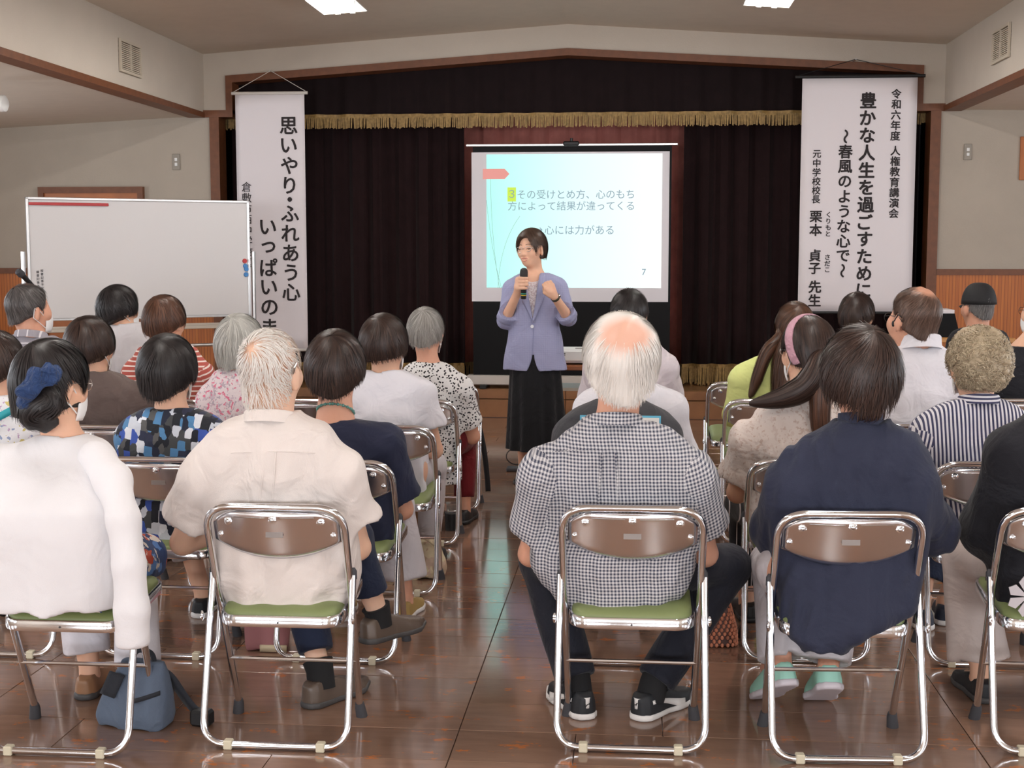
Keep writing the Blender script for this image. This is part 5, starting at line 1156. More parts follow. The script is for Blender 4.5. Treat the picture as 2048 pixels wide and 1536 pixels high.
p = person('A5', 'person in black top with pale flower print, cut off at the right edge', [(800, 2085, 2195), (835, 2045, 2240), (890, 2012, 2275), (950, 1998, 2290), (1050, 1992, 2290), (1150, 1985, 2295), (1215, 1990, 2290)], (2140, 610), bob('black'), K['black'], K['trb'], (1978, 2310, 905), sk='a', res=.010, seed=15, nhair=800, sl=(1.1, .085, .085), bulk=1.1, legs={-1: ((-.17, .60, .45), (-.13, .52, .085), .1), 1: ((.13, .60, .45), (.13, .52, .085), -.1)}, hem=.04, hemr=.10, shoes=('canvas_black', 'sole_dark'))
M['petal'] = mat('print_petal', sr(196, 190, 194), .8)
fx = p['w'](2052, 1190, .075); b = MB()
for a in np.linspace(0, 2 * pi, 8)[:-1]: b.add([fx + np.array([.0, -.022, 0]), fx + np.array([.05 * cos(a - .35), -.022, .05 * sin(a - .35)]), fx + np.array([.062 * cos(a), -.022, .062 * sin(a)]), fx + np.array([.05 * cos(a + .35), -.022, .05 * sin(a + .35)])], [(0, 1, 2, 3)])
o = b.ob('flower_print', M['petal'], p['shirt'], smooth=False); o.modifiers.new('s', 'SOLIDIFY').thickness = .004

# ---- second row
p = person('B0', 'person with short dark brown hair in pale floral blouse with teal strap, far left', [(790, -50, 40), (805, -75, 58), (840, -92, 62), (900, -98, 62), (1000, -96, 60), (1100, -95, 60)], (-8, 660), bob('dbrown', t=.02, hem=-.06, ears=1), K['floralw'], K['trg'], (-108, 74, 870), seed=21, res=.011, mask=True)
o = MB().grid(lambda u, v: p['w'](-70 + 115 * u, 862 - 62 * u + 17 * v, .085 - .035 * sin(pi * u)), 10, 3).ob('shoulder_strap', mat('teal_strap', sr(38, 150, 160), .6), p['root']); o.modifiers.new('s', 'SOLIDIFY').thickness = .003
p = person('B1', 'woman with black bob in blue, white and black block-print dress', [(815, 292, 388), (822, 268, 410), (838, 250, 428), (880, 242, 440), (950, 240, 440), (1010, 245, 432), (1085, 250, 425)], (336, 667), bob('black', t=.024, w=.100, wb=.078, hem=-.100, curve=.06), K['blocks'], K['trg'], (236, 452, 880), seed=22, res=.009, yaw=-6, mask=True, nhair=3600, sl=(.6, .07, .075), legs={-1: ((-.12, .60, .45), (-.03, .60, .085), .1), 1: ((.10, .60, .45), (.17, .56, .085), .1)}, hem=.16, hemr=.08, shoes=('canvas_black', 'sole_white'), neck=(.05, .062))
p = person('B2', 'woman in dark navy dress with bead necklace and brown-black bob', [(838, 620, 715), (842, 600, 740), (855, 580, 772), (880, 568, 786), (930, 566, 790), (1000, 572, 790), (1090, 570, 788)], (671, 658), bob('dbrown', t=.024, w=.100, wb=.076, hem=-.098, curve=.06), K['dnavy'], K['trl'], (556, 806, 890), seed=23, res=.009, nhair=4000, hs=1.04, sl=(.8, .07, .074), neck=(.054, .075), sk='b', legs={-1: ((-.13, .62, .45), (-.10, .60, .085), .1), 1: ((.12, .62, .46), (.15, .62, .085), -.1)}, hem=.08, hemr=.095, shoes=('gold_shoe', 'sole_white'))
nc = p['w'](671, 812, .21); b = MB()
for a in np.linspace(-2.4, 2.4, 34): b.sphere(nc + np.array([.066 * sin(a), -.068 * cos(a), .016 + .0 - .035 * (1 - cos(a))]), .0042 if int(a * 10) % 3 else .006, 7, 5)
b.ob('necklace', mat('bead_teal', sr(90, 140, 130), .3), p['root'])
p = person('B3', 'person in charcoal tee, head hidden behind the white-haired man', [(800, 1190, 1285), (808, 1165, 1310), (825, 1135, 1338), (860, 1122, 1352), (950, 1125, 1350), (1090, 1125, 1350)], (1246, 655), men('dgrey', t=.012), K['charcoal'], K['trd'], (1112, 1364, 880), seed=24, res=.011, nhair=600, sl=(.7, .074, .078))
p = person('B4', 'woman with pink hairband and long dark ponytail in cream floral blouse', [(792, 1555, 1650), (802, 1525, 1680), (825, 1500, 1705), (880, 1492, 1715), (950, 1490, 1715), (1050, 1495, 1712), (1095, 1500, 1708)], (1616, 632), bob('dbrown', t=.012, w=.080, wb=.06, hem=-.075, ears=-1, fw=.07, fall=.6, swirl=.0, crown=(.0, .25, .9), dp=.10, len=1.4), K['beigefloral'], K['trp'], (1462, 1735, 880), seed=25, res=.009, yaw=24, pitch=-4, mask=True, glasses='glass_frame', nhair=3000, sl=(.72, .072, .08), el={-1: (1475, 985, .28), 1: (1735, 1000, .28)}, legs={-1: ((-.18, .60, .45), (-.16, .58, .085), .1), 1: ((.10, .60, .45), (.12, .58, .085), -.1)})
T = lambda x, y, z: p['hc'] + p['Rh'] @ (np.array([x, y, z]) * p['hs'])
rw = p['w']
tress(p['root'], 'ponytail', [T(.01, -.10, -.015), rw(1640, 722, .10), rw(1630, 760, .075), rw(1590, 790, .085), rw(1540, 803, .10), rw(1490, 808, .12)], [.032, .044, .050, .046, .030, .008], HM['dbrown'], 5, 1100, .003)
tress(p['root'], 'hair_lock', [T(.015, -.10, -.02), rw(1645, 730, .10), rw(1640, 790, .07), rw(1640, 850, .075), rw(1645, 910, .085)], [.026, .036, .040, .036, .014], HM['brown'], 6, 700, .003)
bvol, bcut = hair_fns(bob('dbrown', t=.012, w=.080, wb=.06, hem=-.2), 1.)
def band(u, v):
    a = (u - .5) * 2 * 2.25; t = (v - .5) * .056 * (.8 + .2 * cos(a)); d = np.array([.088 * sin(a), .006 - .045 * (1 - cos(a)) / 2 * 1.5 + t, .028 + .105 * cos(a)]); d /= np.linalg.norm(d)
    q = surf(bvol, np.zeros(3), d[None, None])[0, 0] + d * (.006 + .003 * sin(v * pi)); return T(*q)
o = MB().grid(band, 40, 7).ob('hair_band', cloth('pink_band', 'plain', [(206, 158, 172)], fold=.5, fs=30), p['root']); o.modifiers.new('s', 'SOLIDIFY').thickness = .006
p = person('B5', 'woman with curly greyish-blond hair in navy and white striped blouse', [(798, 1908, 2008), (808, 1880, 2036), (830, 1846, 2068), (880, 1838, 2076), (950, 1848, 2076), (1020, 1866, 2080), (1105, 1868, 2090)], (1957, 651), dict(style='curly', m='blond', t=.024, w=.098, hem=-.075, dp=.116, sw=.0024, ears=-1, fall=.5, base=.45), K['stripes'], K['trn'], (1824, 2092, 880), seed=26, res=.0095, yaw=14, mask=True, nhair=3000, hs=1.03, sl=(.8, .076, .085), legs={-1: ((-.1, .62, .45), (-.135, .52, .085), .05), 1: ((.12, .62, .45), (-.03, .60, .085), -.2)}, hem=.07, hemr=.066, shoes=('navy_shoe', 'sole_white'), shoekw=dict(high=.08))
collar_on(p['root'], p['w'](1957, 783, .215), .068, .034, K['stripes'], pm=(2, 0, 1))

# ---- third row
p = person('C0', 'woman with dark bob in plain brown-grey top', [(742, 138, 226), (752, 118, 250), (775, 100, 280), (830, 95, 288), (930, 98, 286), (1010, 100, 284)], (180, 631), bob('dbrown', t=.022, w=.098, hem=-.078), K['brown'], K['trd'], (84, 300, 800), seed=31, res=.011, yaw=-10, nhair=2200, sl=(.7, .066, .074), mask=True)
p = person('C1', 'woman with silver bob in pink floral blouse', [(735, 440, 520), (745, 424, 536), (765, 412, 548), (820, 404, 556), (900, 404, 556), (1000, 405, 555)], (480, 627), bob('silver', t=.022, w=.096, hem=-.100, curve=.045, base=.4), K['pink'], K['trl'], (398, 562, 800), seed=32, res=.011, yaw=-10, nhair=2800, sl=(.7, .064, .070), mask=True)
p = person('C2', 'woman with dark brown bob in loose white T-shirt', [(740, 730, 808), (748, 712, 828), (768, 700, 846), (820, 696, 852), (880, 690, 852), (940, 695, 856), (985, 705, 852)], (769, 626), bob('dbrown', t=.020, w=.094, hem=-.060, curve=.02, messy=.1), K['white'], K['trl'], (682, 868, 790), seed=33, res=.010, yaw=-14, nhair=2800, sl=(.55, .066, .078), mask=True, fold=.005, hs=1.02)
p = person('C3', 'grey-haired person in white, mostly hidden behind the white-haired man', [(762, 1218, 1290), (768, 1190, 1320), (785, 1168, 1348), (820, 1158, 1362), (900, 1158, 1362), (1010, 1160, 1360)], (1224, 640), bob('grey', t=.018, hem=-.07), K['white'], K['trl'], (1150, 1372, 820), seed=34, res=.012, nhair=900, sl=(.8, .066, .075))
p = person('C5', 'balding man with thinning brown hair in white dress shirt', [(690, 1800, 1882), (700, 1780, 1898), (722, 1766, 1912), (780, 1762, 1916), (880, 1764, 1916), (1000, 1766, 1914)], (1828, 574), men('thin', t=.008, crown=(0, -.45, .9), th0=.3, th1=1.8, len=.55, nape=-.085, slope=.30, bald=(0, -.050, .12, .052), over=.8, bk=.75, messy=.1, lift=.003, front=.02), K['white'], K['trd'], (1752, 1928, 760), sk='b', seed=35, res=.010, hs=1.14, yaw=32, pitch=0, roll=6, glasses='dark_frame', nhair=2000, sl=(.7, .066, .072), neck=(.056, .062), hd=.22)
collar_on(p['root'], p['w'](1842, 664, .205), .080, .056, K['white'], flare=.008)
T = lambda x, y, z: p['hc'] + p['Rh'] @ (np.array([x, y, z]) * p['hs'])
MB().sphere(T(-.086, .012, -.022), (.007, .008, .014), 8, 6).tube([T(-.086, .012, -.02), T(-.089, -.012, .014), T(-.084, -.026, .004)], .003, 6).ob('hearing_aid', M['black'], p['root'])

# ---- fourth row
p = person('D-1', 'man with short grey hair and mask in grey striped polo, far left', [(672, 28, 104), (680, 8, 124), (700, -6, 140), (760, -10, 146), (860, -8, 144)], (58, 567), men('dgrey', t=.010, crown=(0, -.5, .86), nape=-.070, slope=.3, over=.8, bk=.6, bald=(-.02, -.01, .135, .05), len=.55, front=.03), K['polo'], K['trd'], (-20, 156, 740), sk='b', seed=41, res=.011, yaw=-38, mask=True, nhair=2000, hs=1.06, neck=(.056, .06))
collar_on(p['root'], p['w'](62, 657, .21), .072, .034, K['polo'], pm=(0, 0, 0))
p = person('D0', 'woman with brown bob and glasses in red and white striped top', [(686, 294, 372), (694, 276, 392), (712, 262, 406), (760, 256, 414), (850, 258, 412), (950, 258, 412)], (330, 589), bob('brown', t=.020, w=.094, hem=-.075), K['red'], K['trd'], (248, 426, 750), seed=42, res=.011, yaw=-16, glasses='glass_frame', nhair=2000, sl=(.7, .062, .07))
p = person('D2', 'woman with short grey hair in black-spotted white blouse', [(722, 826, 886), (730, 808, 904), (745, 796, 918), (790, 792, 922), (850, 806, 918), (960, 808, 918)], (852, 614), bob('salt', t=.012, w=.084, hem=-.072, ears=2, fall=.5, wb=.058, fw=.075), K['spots'], K['redsk'], (780, 944, 778), seed=43, res=.010, yaw=-5, nhair=2200, sl=(.72, .062, .07), sk='b', mask=True)
p = person('D3', 'black-haired person in pale long-sleeved shirt before the screen', [(676, 1224, 1300), (684, 1205, 1318), (702, 1192, 1334), (760, 1186, 1342), (860, 1186, 1342), (950, 1186, 1342)], (1259, 577), men('black', t=.018, nape=-.07, slope=.35, len=.6, messy=.15, lift=.008), K['pale'], K['trd'], (1170, 1358, 735), seed=44, res=.011, hs=1.02, nhair=1800, sl=(1.4, .062, .062))
p = person('D4', 'woman with very long brown hair in lime-yellow top', [(708, 1530, 1602), (716, 1505, 1628), (732, 1484, 1648), (790, 1480, 1652), (860, 1480, 1650), (950, 1482, 1648)], (1588, 603), bob('longbrown', t=.016, w=.086, hem=-.09, wb=.075, ears=-1, fall=.2), K['lime'], K['jean'], (1462, 1668, 760), seed=45, res=.010, yaw=16, nhair=2200, sl=(1.5, .058, .05), hd=.22, el={-1: (1468, 830, .22), 1: (1662, 840, .25)})
rw = p['w']; T = lambda x, y, z: p['hc'] + p['Rh'] @ (np.array([x, y, z]) * p['hs'])
tress(p['root'], 'long_hair', [T(0, -.06, .03), T(.0, -.09, -.04), rw(1578, 720, .09), rw(1572, 790, .075), rw(1568, 860, .07)], [.06, .085, .088, .078, .035], HM['longbrown'], 7, 1300, .003)
tress(p['root'], 'hair_lock', [T(-.06, -.04, .02), T(-.085, -.04, -.06), rw(1532, 700, .10), rw(1512, 765, .10), rw(1498, 800, .11)], [.025, .034, .034, .030, .010], HM['longbrown'], 8, 350, .003)
p = person('D6', 'navy-clad person in mask at the right edge', [(692, 2012, 2080), (700, 1995, 2100), (722, 1984, 2110), (790, 1980, 2115), (900, 1984, 2110)], (2086, 572), men('dgrey', t=.012), K['black'], K['trd'], (1968, 2128, 760), seed=46, res=.012, yaw=40, roll=0, mask=True, glasses='dark_frame', nhair=600)

# ---- fifth row
p = person('E-1', 'woman with dark wavy bob and mask in pale grey top before the whiteboard', [(646, 206, 278), (654, 190, 294), (672, 180, 306), (740, 176, 312), (860, 178, 310)], (238, 569), bob('black', t=.018, w=.09, hem=-.085, messy=.2, lift=.010), K['pgrey'], K['trd'], (168, 318, 715), seed=51, res=.011, yaw=-38, mask=True, nhair=1800, hs=1.02)
p = person('E5', 'person with dark brown bob and glasses by the right banner', [(676, 1684, 1752), (684, 1668, 1770), (700, 1656, 1782), (790, 1652, 1786), (860, 1654, 1784)], (1716, 584), bob('dbrown', t=.016, w=.09, hem=-.075), K['black'], K['trd'], (1642, 1796, 740), seed=52, res=.012, yaw=-30, glasses='dark_frame', nhair=1400)
p = person('E6', 'man in black baseball cap and dark top before the wooden wall panel', [(654, 1926, 1990), (662, 1908, 2006), (680, 1896, 2018), (760, 1892, 2022), (860, 1894, 2020)], (1957, 572), men('grey', t=.004, len=.4), K['black'], K['trd'], (1882, 2032, 730), sk='b', seed=53, res=.011, yaw=18, nhair=1300, hs=1.0, neck=(.054, .06))
T = lambda x, y, z: p['hc'] + p['Rh'] @ (np.array([x, y, z]) * p['hs'])
def capf(u, v):
    a = 2 * pi * u; b_ = pi / 2 * v; r = .089 * max(0., cos(b_)) ** .72; return T(r * sin(a), -.010 + 1.17 * r * cos(a), .018 + .120 * sin(b_))
cp = MB().grid(capf, 28, 9, True).ob('cap', mat('cap_black', sr(24, 24, 26), .75, bump=.05, bscale=200), p['root']); cp.modifiers.new('s', 'SOLIDIFY').thickness = .005
o = MB().grid(lambda u, v: T(.075 * sin((u - .5) * 2.6) * (1 - .1 * v), -.010 + .095 * cos((u - .5) * 2.6) + .075 * v * cos((u - .5) * 2.0), .026 - .02 * v - .02 * (u - .5) ** 2 * 4), 13, 5).ob('cap_brim', mat('cap_brim', sr(22, 22, 24), .7), cp); o.modifiers.new('s', 'SOLIDIFY').thickness = .004
# ------------------------------------------------------------------ the speaker
K['jacket'] = cloth('lavender_check', 'gingham', [(172, 174, 204), (144, 147, 184)], .006, fold=.3); K['skirt'] = cloth('black_skirt', 'plain', [(20, 20, 24)], fold=.4); K['lace'] = cloth('white_lace', 'lace', [(244, 236, 238), (214, 196, 200)], fold=.6, fs=40)
YSP = 8.5; sb_ = W(1072, 967, YSP); base = np.array([sb_[0], YSP, 0.])
spk = thing('person', 'woman speaker standing in lavender check jacket and long black skirt, microphone in hand', 'person', base)
w = lambda px, py, dy=0.: W(px, py, YSP + dy) - base
rows = []
for py, xl, xr, b in ((546, 1043, 1098, .055), (553, 1026, 1116, .075), (566, 1018, 1124, .095), (600, 1018, 1122, .112), (650, 1020, 1118, .112), (700, 1012, 1128, .125), (739, 1007, 1134, .135)):
    a_, b_ = w(xl, py), w(xr, py); rows.append((a_[2], (a_[0] + b_[0]) / 2, .0, (b_[0] - a_[0]) / 2, b))
lf = Loft(rows, 2.4, .012); cx = rows[3][1]; hs = .93
Rh = rz3(R(152)) @ rx3(R(-4)) @ ry3(R(4)); hc = w(1063, 458) - np.array([0, 0, .132 * hs]); hc[1] = -.02
J = {-1: w(1023, 578), 1: w(1117, 576)}; EL = {-1: w(1011, 640, -.04), 1: w(1137, 636, -.05)}
mic0, mic1 = w(1048, 536, -.235), w(1047, 598, -.215)
WR = {-1: w(1036, 583, -.185), 1: w(1109, 593, -.20)}
rs_ = .0055
zs = np.concatenate([ax(-.01, .93, .013), ax(.945, 1.30, rs_), ax(1.306, 1.66, .0042)])
f = Field(ax(-.34, .34, rs_), ax(-.33, .20, rs_), zs); f.k = .025
lf.into(f, -.032, .02)
for s in (-1, 1):
    f.cone((cx + s * .065, 0, .78), (cx + s * .07, .0, .45), .078, .052, .03); f.cone((cx + s * .075, 0, .45), (cx + s * .07, .02, .08), .052, .034, .02); f.cone((cx + s * .07, .01, .04), (cx + s * .075, -.13, .025), .033, .024, .02)
    f.cone(J[s], EL[s], .042, .036, .02); f.cone(EL[s], WR[s], .036, .024, .012)
f.cone(w(1070, 560) + [0, .0, 0], w(1070, 580) + [0, .0, 0], .075, .09, .02); f.cone(w(1070, 552) + [0, .01, 0], hc + Rh @ np.array([0, -.02, -.05]), .050, .044, .02)
head_into(f, hc, Rh, hs)
T = lambda x, y, z: hc + Rh @ (np.array([x, y, z]) * hs)
for s in (-1, 1): f.ell(T(s * .034, .106, .004), (.020, .012, .010), Rh, .012, True)       # eye hollows
f.ell(T(0, .099, -.033), (.018, .013, .010), Rh, .008); f.ell(T(-.012, .093, -.036), (.008, .008, .007), Rh, .006); f.ell(T(.012, .093, -.036), (.008, .008, .007), Rh, .006)
f.ell(T(0, .092, -.066), (.026, .010, .014), Rh, .01)
f.ell(T(0, .106, -.068), (.021, .011, .0080), Rh, .004, True)                                    # open mouth
# right hand closed round the microphone
md = (mic0 - mic1) / np.linalg.norm(mic0 - mic1); gc = mic1 + md * .085
pe = gc + np.array([-.034, .012, -.012]); f.cone(WR[-1], pe, .023, .027, .015); f.cone(pe + md * .0, pe + md * .045, .024, .022, .012)
for i in range(4):
    c = gc + md * (-.018 + .0205 * i); rr = .0255; ln = (.86, 1, 1.05, .95)[i]
    pts = [c + np.array([rr * cos(t), rr * sin(t), 0]) for t in np.linspace(R(172), R(172) + 3.6 * ln * .86, 7)]
    f.chain(pts, [.0105, .0102, .0098, .0095, .009, .0085, .008], .003)
th = gc + np.array([-.030, .022, .035]); f.chain([pe + md * .02, th, gc + np.array([-.008, .028, .070]), gc + np.array([.004, .024, .094])], [.016, .0125, .011, .009], .006)
hand_into(f, WR[1], w(1093, 563, -.235) - WR[1], (.25, -1, -.1), -1, L=.072, curl=1.15, r=.0088, pinch=True)
me, v = f.mesh('body'); body = obj('body', me, SK['a'], spk)
hv = (v - hc) @ Rh / hs
def fy(x, z, d=.001):
    m = hv[hv[:, 1] > .03]; i = np.argsort((m[:, 0] - x) ** 2 + (m[:, 2] - z) ** 2)[:4]; return m[i, 1].mean() + d
def face_line(name, pts, r, m, d=.001): return MB().tube([T(x, fy(x, z, d), z) for x, z in pts], r, 6).ob(name, m, body)
M['brow'] = mat('brow', sr(96, 70, 58), .7); M['lash'] = mat('lash', sr(40, 28, 26), .6); M['lip'] = mat('lip', sr(196, 112, 102), .45); M['mouth'] = mat('mouth_dark', sr(70, 24, 24), .6); M['teeth'] = mat('teeth', sr(228, 220, 208), .3)
for s in (-1, 1):
    face_line('eyelid', [(s * (.020 + .030 * u), .001 + .0060 * sin(pi * u)) for u in np.linspace(0, 1, 9)], .0013, M['lash'])
    face_line('eyebrow', [(s * (.015 + .040 * u), .026 + .007 * sin(pi * (u * .75 + .2))) for u in np.linspace(0, 1, 9)], np.array([.0017] * 6 + [.0014, .001, .0007]), M['brow'])
    MB().sphere(T(s * .034, fy(s * .034, .002) - .0052, .0005), (.011, .0065, .0032), 10, 8, Rh).ob('eye', M['lash'], body)
an = np.linspace(0, 2 * pi, 21)[:-1]
MB().tube([T(.0235 * cos(a), max(fy(.027 * cos(a), -.067 + .0135 * sin(a)), .07), -.067 + .0098 * sin(a) + .0055 * cos(a) ** 2) for a in an], .0024, 6, True).ob('lips', M['lip'], body)
MB().add([T(.021 * cos(a), .0945, -.067 + .009 * sin(a) + .005 * cos(a) ** 2) for a in an], [tuple(range(20))]).ob('mouth', M['mouth'], body)
MB().grid(lambda u, v: T((u - .5) * .026, .0975 - .05 * (u - .5) ** 2, -.0612 - .0035 * v), 7, 2).ob('teeth', M['teeth'], body)
glasses_on(spk, hc, Rh, hs)
make_hair(spk, dict(style='bob', m='spk', t=.019, w=.086, wb=.055, hem=-.075, curve=.0, ears=2, fw=.086, fall=.55, dp=.110, fz=-.012, crown=(.35, .0, .93), swirl=.1, messy=.1, jit=.016, base=.35), hc, Rh, hs, .006, 61, 2600)
# jacket
f = Field(ax(-.34, .34, .0065), ax(-.24, .22, .0065), ax(.68, 1.40, .0065)); f.k = .02; lf.into(f, 0., .012)
arm = {}
for s in (-1, 1):
    e2 = EL[s] + (WR[s] - EL[s]) * .24; f.chain([J[s] + [-s * .03, 0, .006], J[s], EL[s], e2, e2 + (WR[s] - EL[s]) * .15], [.045, .050, .050, .055, .055], .025); d = (WR[s] - EL[s]) / np.linalg.norm(WR[s] - EL[s]); arm[s] = (e2, d)
    win_, X, Y, Z = f.win(e2 - .10, e2 + .12); pl = (X - e2[0]) * d[0] + (Y - e2[1]) * d[1] + (Z - e2[2]) * d[2]; near = np.sqrt((X - e2[0]) ** 2 + (Y - e2[1]) ** 2 + (Z - e2[2]) ** 2) < .10
    fore = d_cone(X, Y, Z, EL[s], WR[s], .0, .0) < d_cone(X, Y, Z, J[s], EL[s], .0, .0); f.F[win_] = np.where(near & fore & (lf.d(X, Y, Z) > .004), smax(f.F[win_], pl, .003), f.F[win_]); f.cone(e2 + d * .03, e2 + d * .01, .038, .036, .004, True)
zt, zv = w(1070, 548)[2], w(1069, 644)[2]; xv = w(1069, 644)[0]; xt = w(1066, 552)[0]; zo = w(1070, 706)[2]; zh = rows[-1][0]
zh = min(r[0] for r in rows)
def vcut(X, Y, Z):
    t = np.clip((Z - zv) / (zt - zv), 0, 1.3); xc = xv + (xt - xv) * t; h = .050 * t
    a = smax(np.abs(X - xc) - h, Y + .0, .004); a = np.where(Z > zv, a, .1)
    b = np.clip((zo - Z) / (zo - zh), 0, 1.2); c = smax(np.abs(X - xv) - .038 * b ** 1.6, Y, .004); c = np.where(Z < zo, c, .1)
    return -np.minimum(a, c)
f.cut(vcut, .004); f.wob(wobble(62, .004, 24, 24, 16)); f.cone(w(1070, 552) + [0, .0, -.01], w(1070, 540) + [0, 0, .08], .050, .055, .01, True)
me, v = f.mesh('jacket'); set_pat(me, v, v[:, [0, 2, 1]]); jk = obj('jacket', me, K['jacket'], spk)
def onf(x, z, off=.004):
    c, cy, a, b = lf.at(z); return np.array([x, cy - b * max(.02, 1 - min(.97, abs((x - c) / a)) ** lf.n) ** (1 / lf.n) - off, z])
for s in (-1, 1):
    def lap(u, v):
        z = zv + (zt - .004 - zv) * u; t = (z - zv) / (zt - zv); xi = xv + (xt - xv) * t + s * .050 * t; wd = .046 * min(1, u * 2.2) * (1 if u < .62 else (.62 if u < .68 else .95)) * (1 - .25 * max(0, u - .8) * 5)
        return onf(xi + s * wd * v - s * .003, z, .006 + .004 * sin(pi * v))
    o = MB().grid(lap, 18, 5).ob('lapel', K['jacket'], jk); vv = np.array([q.co for q in o.data.vertices]); set_pat(o.data, vv, vv[:, [0, 2, 1]]); o.modifiers.new('s', 'SOLIDIFY').thickness = .004
    e2, d = arm[s]; u_ = np.cross(d, [0, 1, 0]); u_ /= np.linalg.norm(u_); w_ = np.cross(d, u_)
    o = MB().grid(lambda u, v: e2 + (u_ * cos(2 * pi * u) + w_ * sin(2 * pi * u)) * (.0575 + .002 * sin(u * 14)) + d * (.002 - .05 * v), 24, 4, True).ob('rolled_cuff', K['jacket'], jk); vv = np.array([q.co for q in o.data.vertices]); set_pat(o.data, vv, vv[:, [0, 2, 1]]); o.modifiers.new('s', 'SOLIDIFY').thickness = .005
MB().tube([onf(xv, z, .001) for z in np.linspace(zv, zo, 12)], .0018, 6).ob('front_seam', K['jacket'], jk)
bt = onf(w(1067, 651)[0], w(1067, 651)[2], .004); MB().tube([bt, bt + [0, -.004, 0]], [.0115, .0095], 14).ob('button', mat('pearl_button', sr(232, 232, 236), .2), jk)
# blouse under the jacket
f = Field(ax(-.12, .14, .007), ax(-.16, .02, .007), ax(zv - .06, zt + .02, .007)); lf.into(f, -.007, .01)
nk = w(1066, 562); f.cut(lambda X, Y, Z: Z - (nk[2] - .004 + 6 * (X - nk[0]) ** 2), .004); me, v = f.mesh('blouse'); set_pat(me, v, v); obj('blouse', me, K['lace'], spk)
# skirt: flared with soft pleats
sz0, sz1 = w(1070, 690)[2], w(1070, 897)[2]; c0, c1 = w(1070, 728)[0], w(1075, 897)[0]
def sk_(u, v):
    a = 2 * pi * u; t = 1 - v; rx = .150 + .043 * t; ry = .110 + .065 * t; k = 1 + (.015 + .05 * t) * sin(a * 11 + .8 * sin(a * 2)); return (c0 + (c1 - c0) * t + rx * k * sin(a), -.0 - ry * k * cos(a), sz1 + (sz0 - sz1) * v)
o = MB().grid(sk_, 132, 14, True).ob('skirt', K['skirt'], spk); vv = np.array([q.co for q in o.data.vertices]); set_pat(o.data, vv, vv)
for s in (-1, 1): shoe(spk, (cx + s * .072, .02, .085), pi + s * .12, 0, M['canvas_black'], M['sole_dark'], L=.235, wd=.042, high=.055, res=.008)
# wrist watch
q0 = WR[1]; d = (WR[1] - EL[1]) / np.linalg.norm(WR[1] - EL[1]); c = q0 - d * .012; u_ = np.cross(d, [0, 1, 0]); u_ /= np.linalg.norm(u_); w_ = np.cross(d, u_)
wt = MB().grid(lambda u, v: c + (u_ * cos(2 * pi * u) + w_ * sin(2 * pi * u)) * .0285 + d * (v - .5) * .016, 20, 3, True).ob('watch', mat('watch_strap', sr(58, 56, 40), .5), spk); wt.modifiers.new('s', 'SOLIDIFY').thickness = .003
MB().tube([c + u_ * -.027 + w_ * .0, c + u_ * -.035], [.013, .012], 14).ob('watch_face', M['chrome'], wt)
# hand microphone
mt = thing('microphone', 'black hand microphone held by the speaker', 'microphone', base + mic1)
L = np.linalg.norm(mic0 - mic1); P = lambda t: md * L * t
MB().tube([P(0), P(.02), P(.62), P(.70)], [.0145, .0165, .0180, .0200], 16).ob('handle', M['black'], mt)
MB().tube([P(.70), P(.74), P(.86), P(.95), P(1.0)], [.0215, .0245, .0250, .0215, .010], 16).ob('grille', mat('mic_grille', sr(34, 36, 38), .5, bump=.4, bscale=900), mt)
MB().tube([P(.17), P(.185)], .0185, 16).ob('ring', mat('green_ring', sr(60, 190, 160), .4), mt); MB().tube([P(.115), P(.135)], .0180, 16).ob('ring', mat('yellow_ring', sr(210, 180, 40), .4), mt)

# ------------------------------------------------------------------ projector on its cart, lectern, left microphone
Yc = 9.05; pc = W(1160, 727, Yc); ct = thing('projector_cart', 'small wooden-topped cart under the projector beside the speaker', 'cart', (pc[0], Yc, 0)); zt_ = pc[2]; cwd = .26
MB().box((-cwd, -.2, zt_ - .03), (cwd, .2, zt_), .004).ob('table_top', mat('cart_wood', sr(140, 82, 44), .4, vary=.15), ct, smooth=False)
MB().box((-cwd + .02, -.16, zt_ - .17), (cwd - .02, .18, zt_ - .15)).ob('shelf', M['trayd'], ct, smooth=False)
for s in (-1, 1):
    MB().tube([(s * (cwd - .03), 0, zt_ - .03), (s * (cwd - .03), 0, .07)], .016, 10).ob('post', M['steel'], ct); MB().tube([(s * (cwd - .03), -.2, .07), (s * (cwd - .03), .2, .07)], .014, 8).ob('foot', M['steel'], ct)
    for yy in (-.19, .19): MB().tube([(s * (cwd - .03) - .01, yy, .03), (s * (cwd - .03) + .01, yy, .03)], .03, 12).ob('caster', M['rubber'], ct)
q = W(1040, 938, Yc - .15); px_ = q[0]
sd = thing('cable_stand', 'thin dark stand with a looped cable standing behind the speaker', 'stand', (q[0], q[1], 0))
MB().tube([(.0, 0, .02), (.0, 0, .30)], .012, 8).ob('post', M['steel'], sd); MB().box((-.09, -.05, 0), (.09, .05, .025), .006).ob('base', M['rubber'], sd, smooth=False)
MB().tube([(-.02 + .07 * cos(a), -.02, .10 + .055 * sin(a)) for a in np.linspace(0, 2 * pi, 22)[:-1]], .004, 6, True).ob('cable_loop', M['black'], sd)
pj = thing('projector', 'white projector on the cart beside the speaker', 'projector', (pc[0] + .03, Yc, zt_))
MB().box((-.17, -.12, .012), (.17, .13, .105), .018).ob('body', M['white'], pj)
MB().tube([(.06, -.128, .055), (.06, -.12, .055)], .03, 16).ob('vent_ring', M['sticker'], pj); MB().tube([(-.09, .12, .06), (-.09, .15, .06)], .035, 16).ob('lens', M['black'], pj)
MB().box((-.06, -.08, .105), (.06, -.03, .109), .002).ob('button_panel', M['sticker'], pj, smooth=False); text('lettering', 'F', .035, M['black'], pj, (-.13, -.1215, .065), bold=.001)
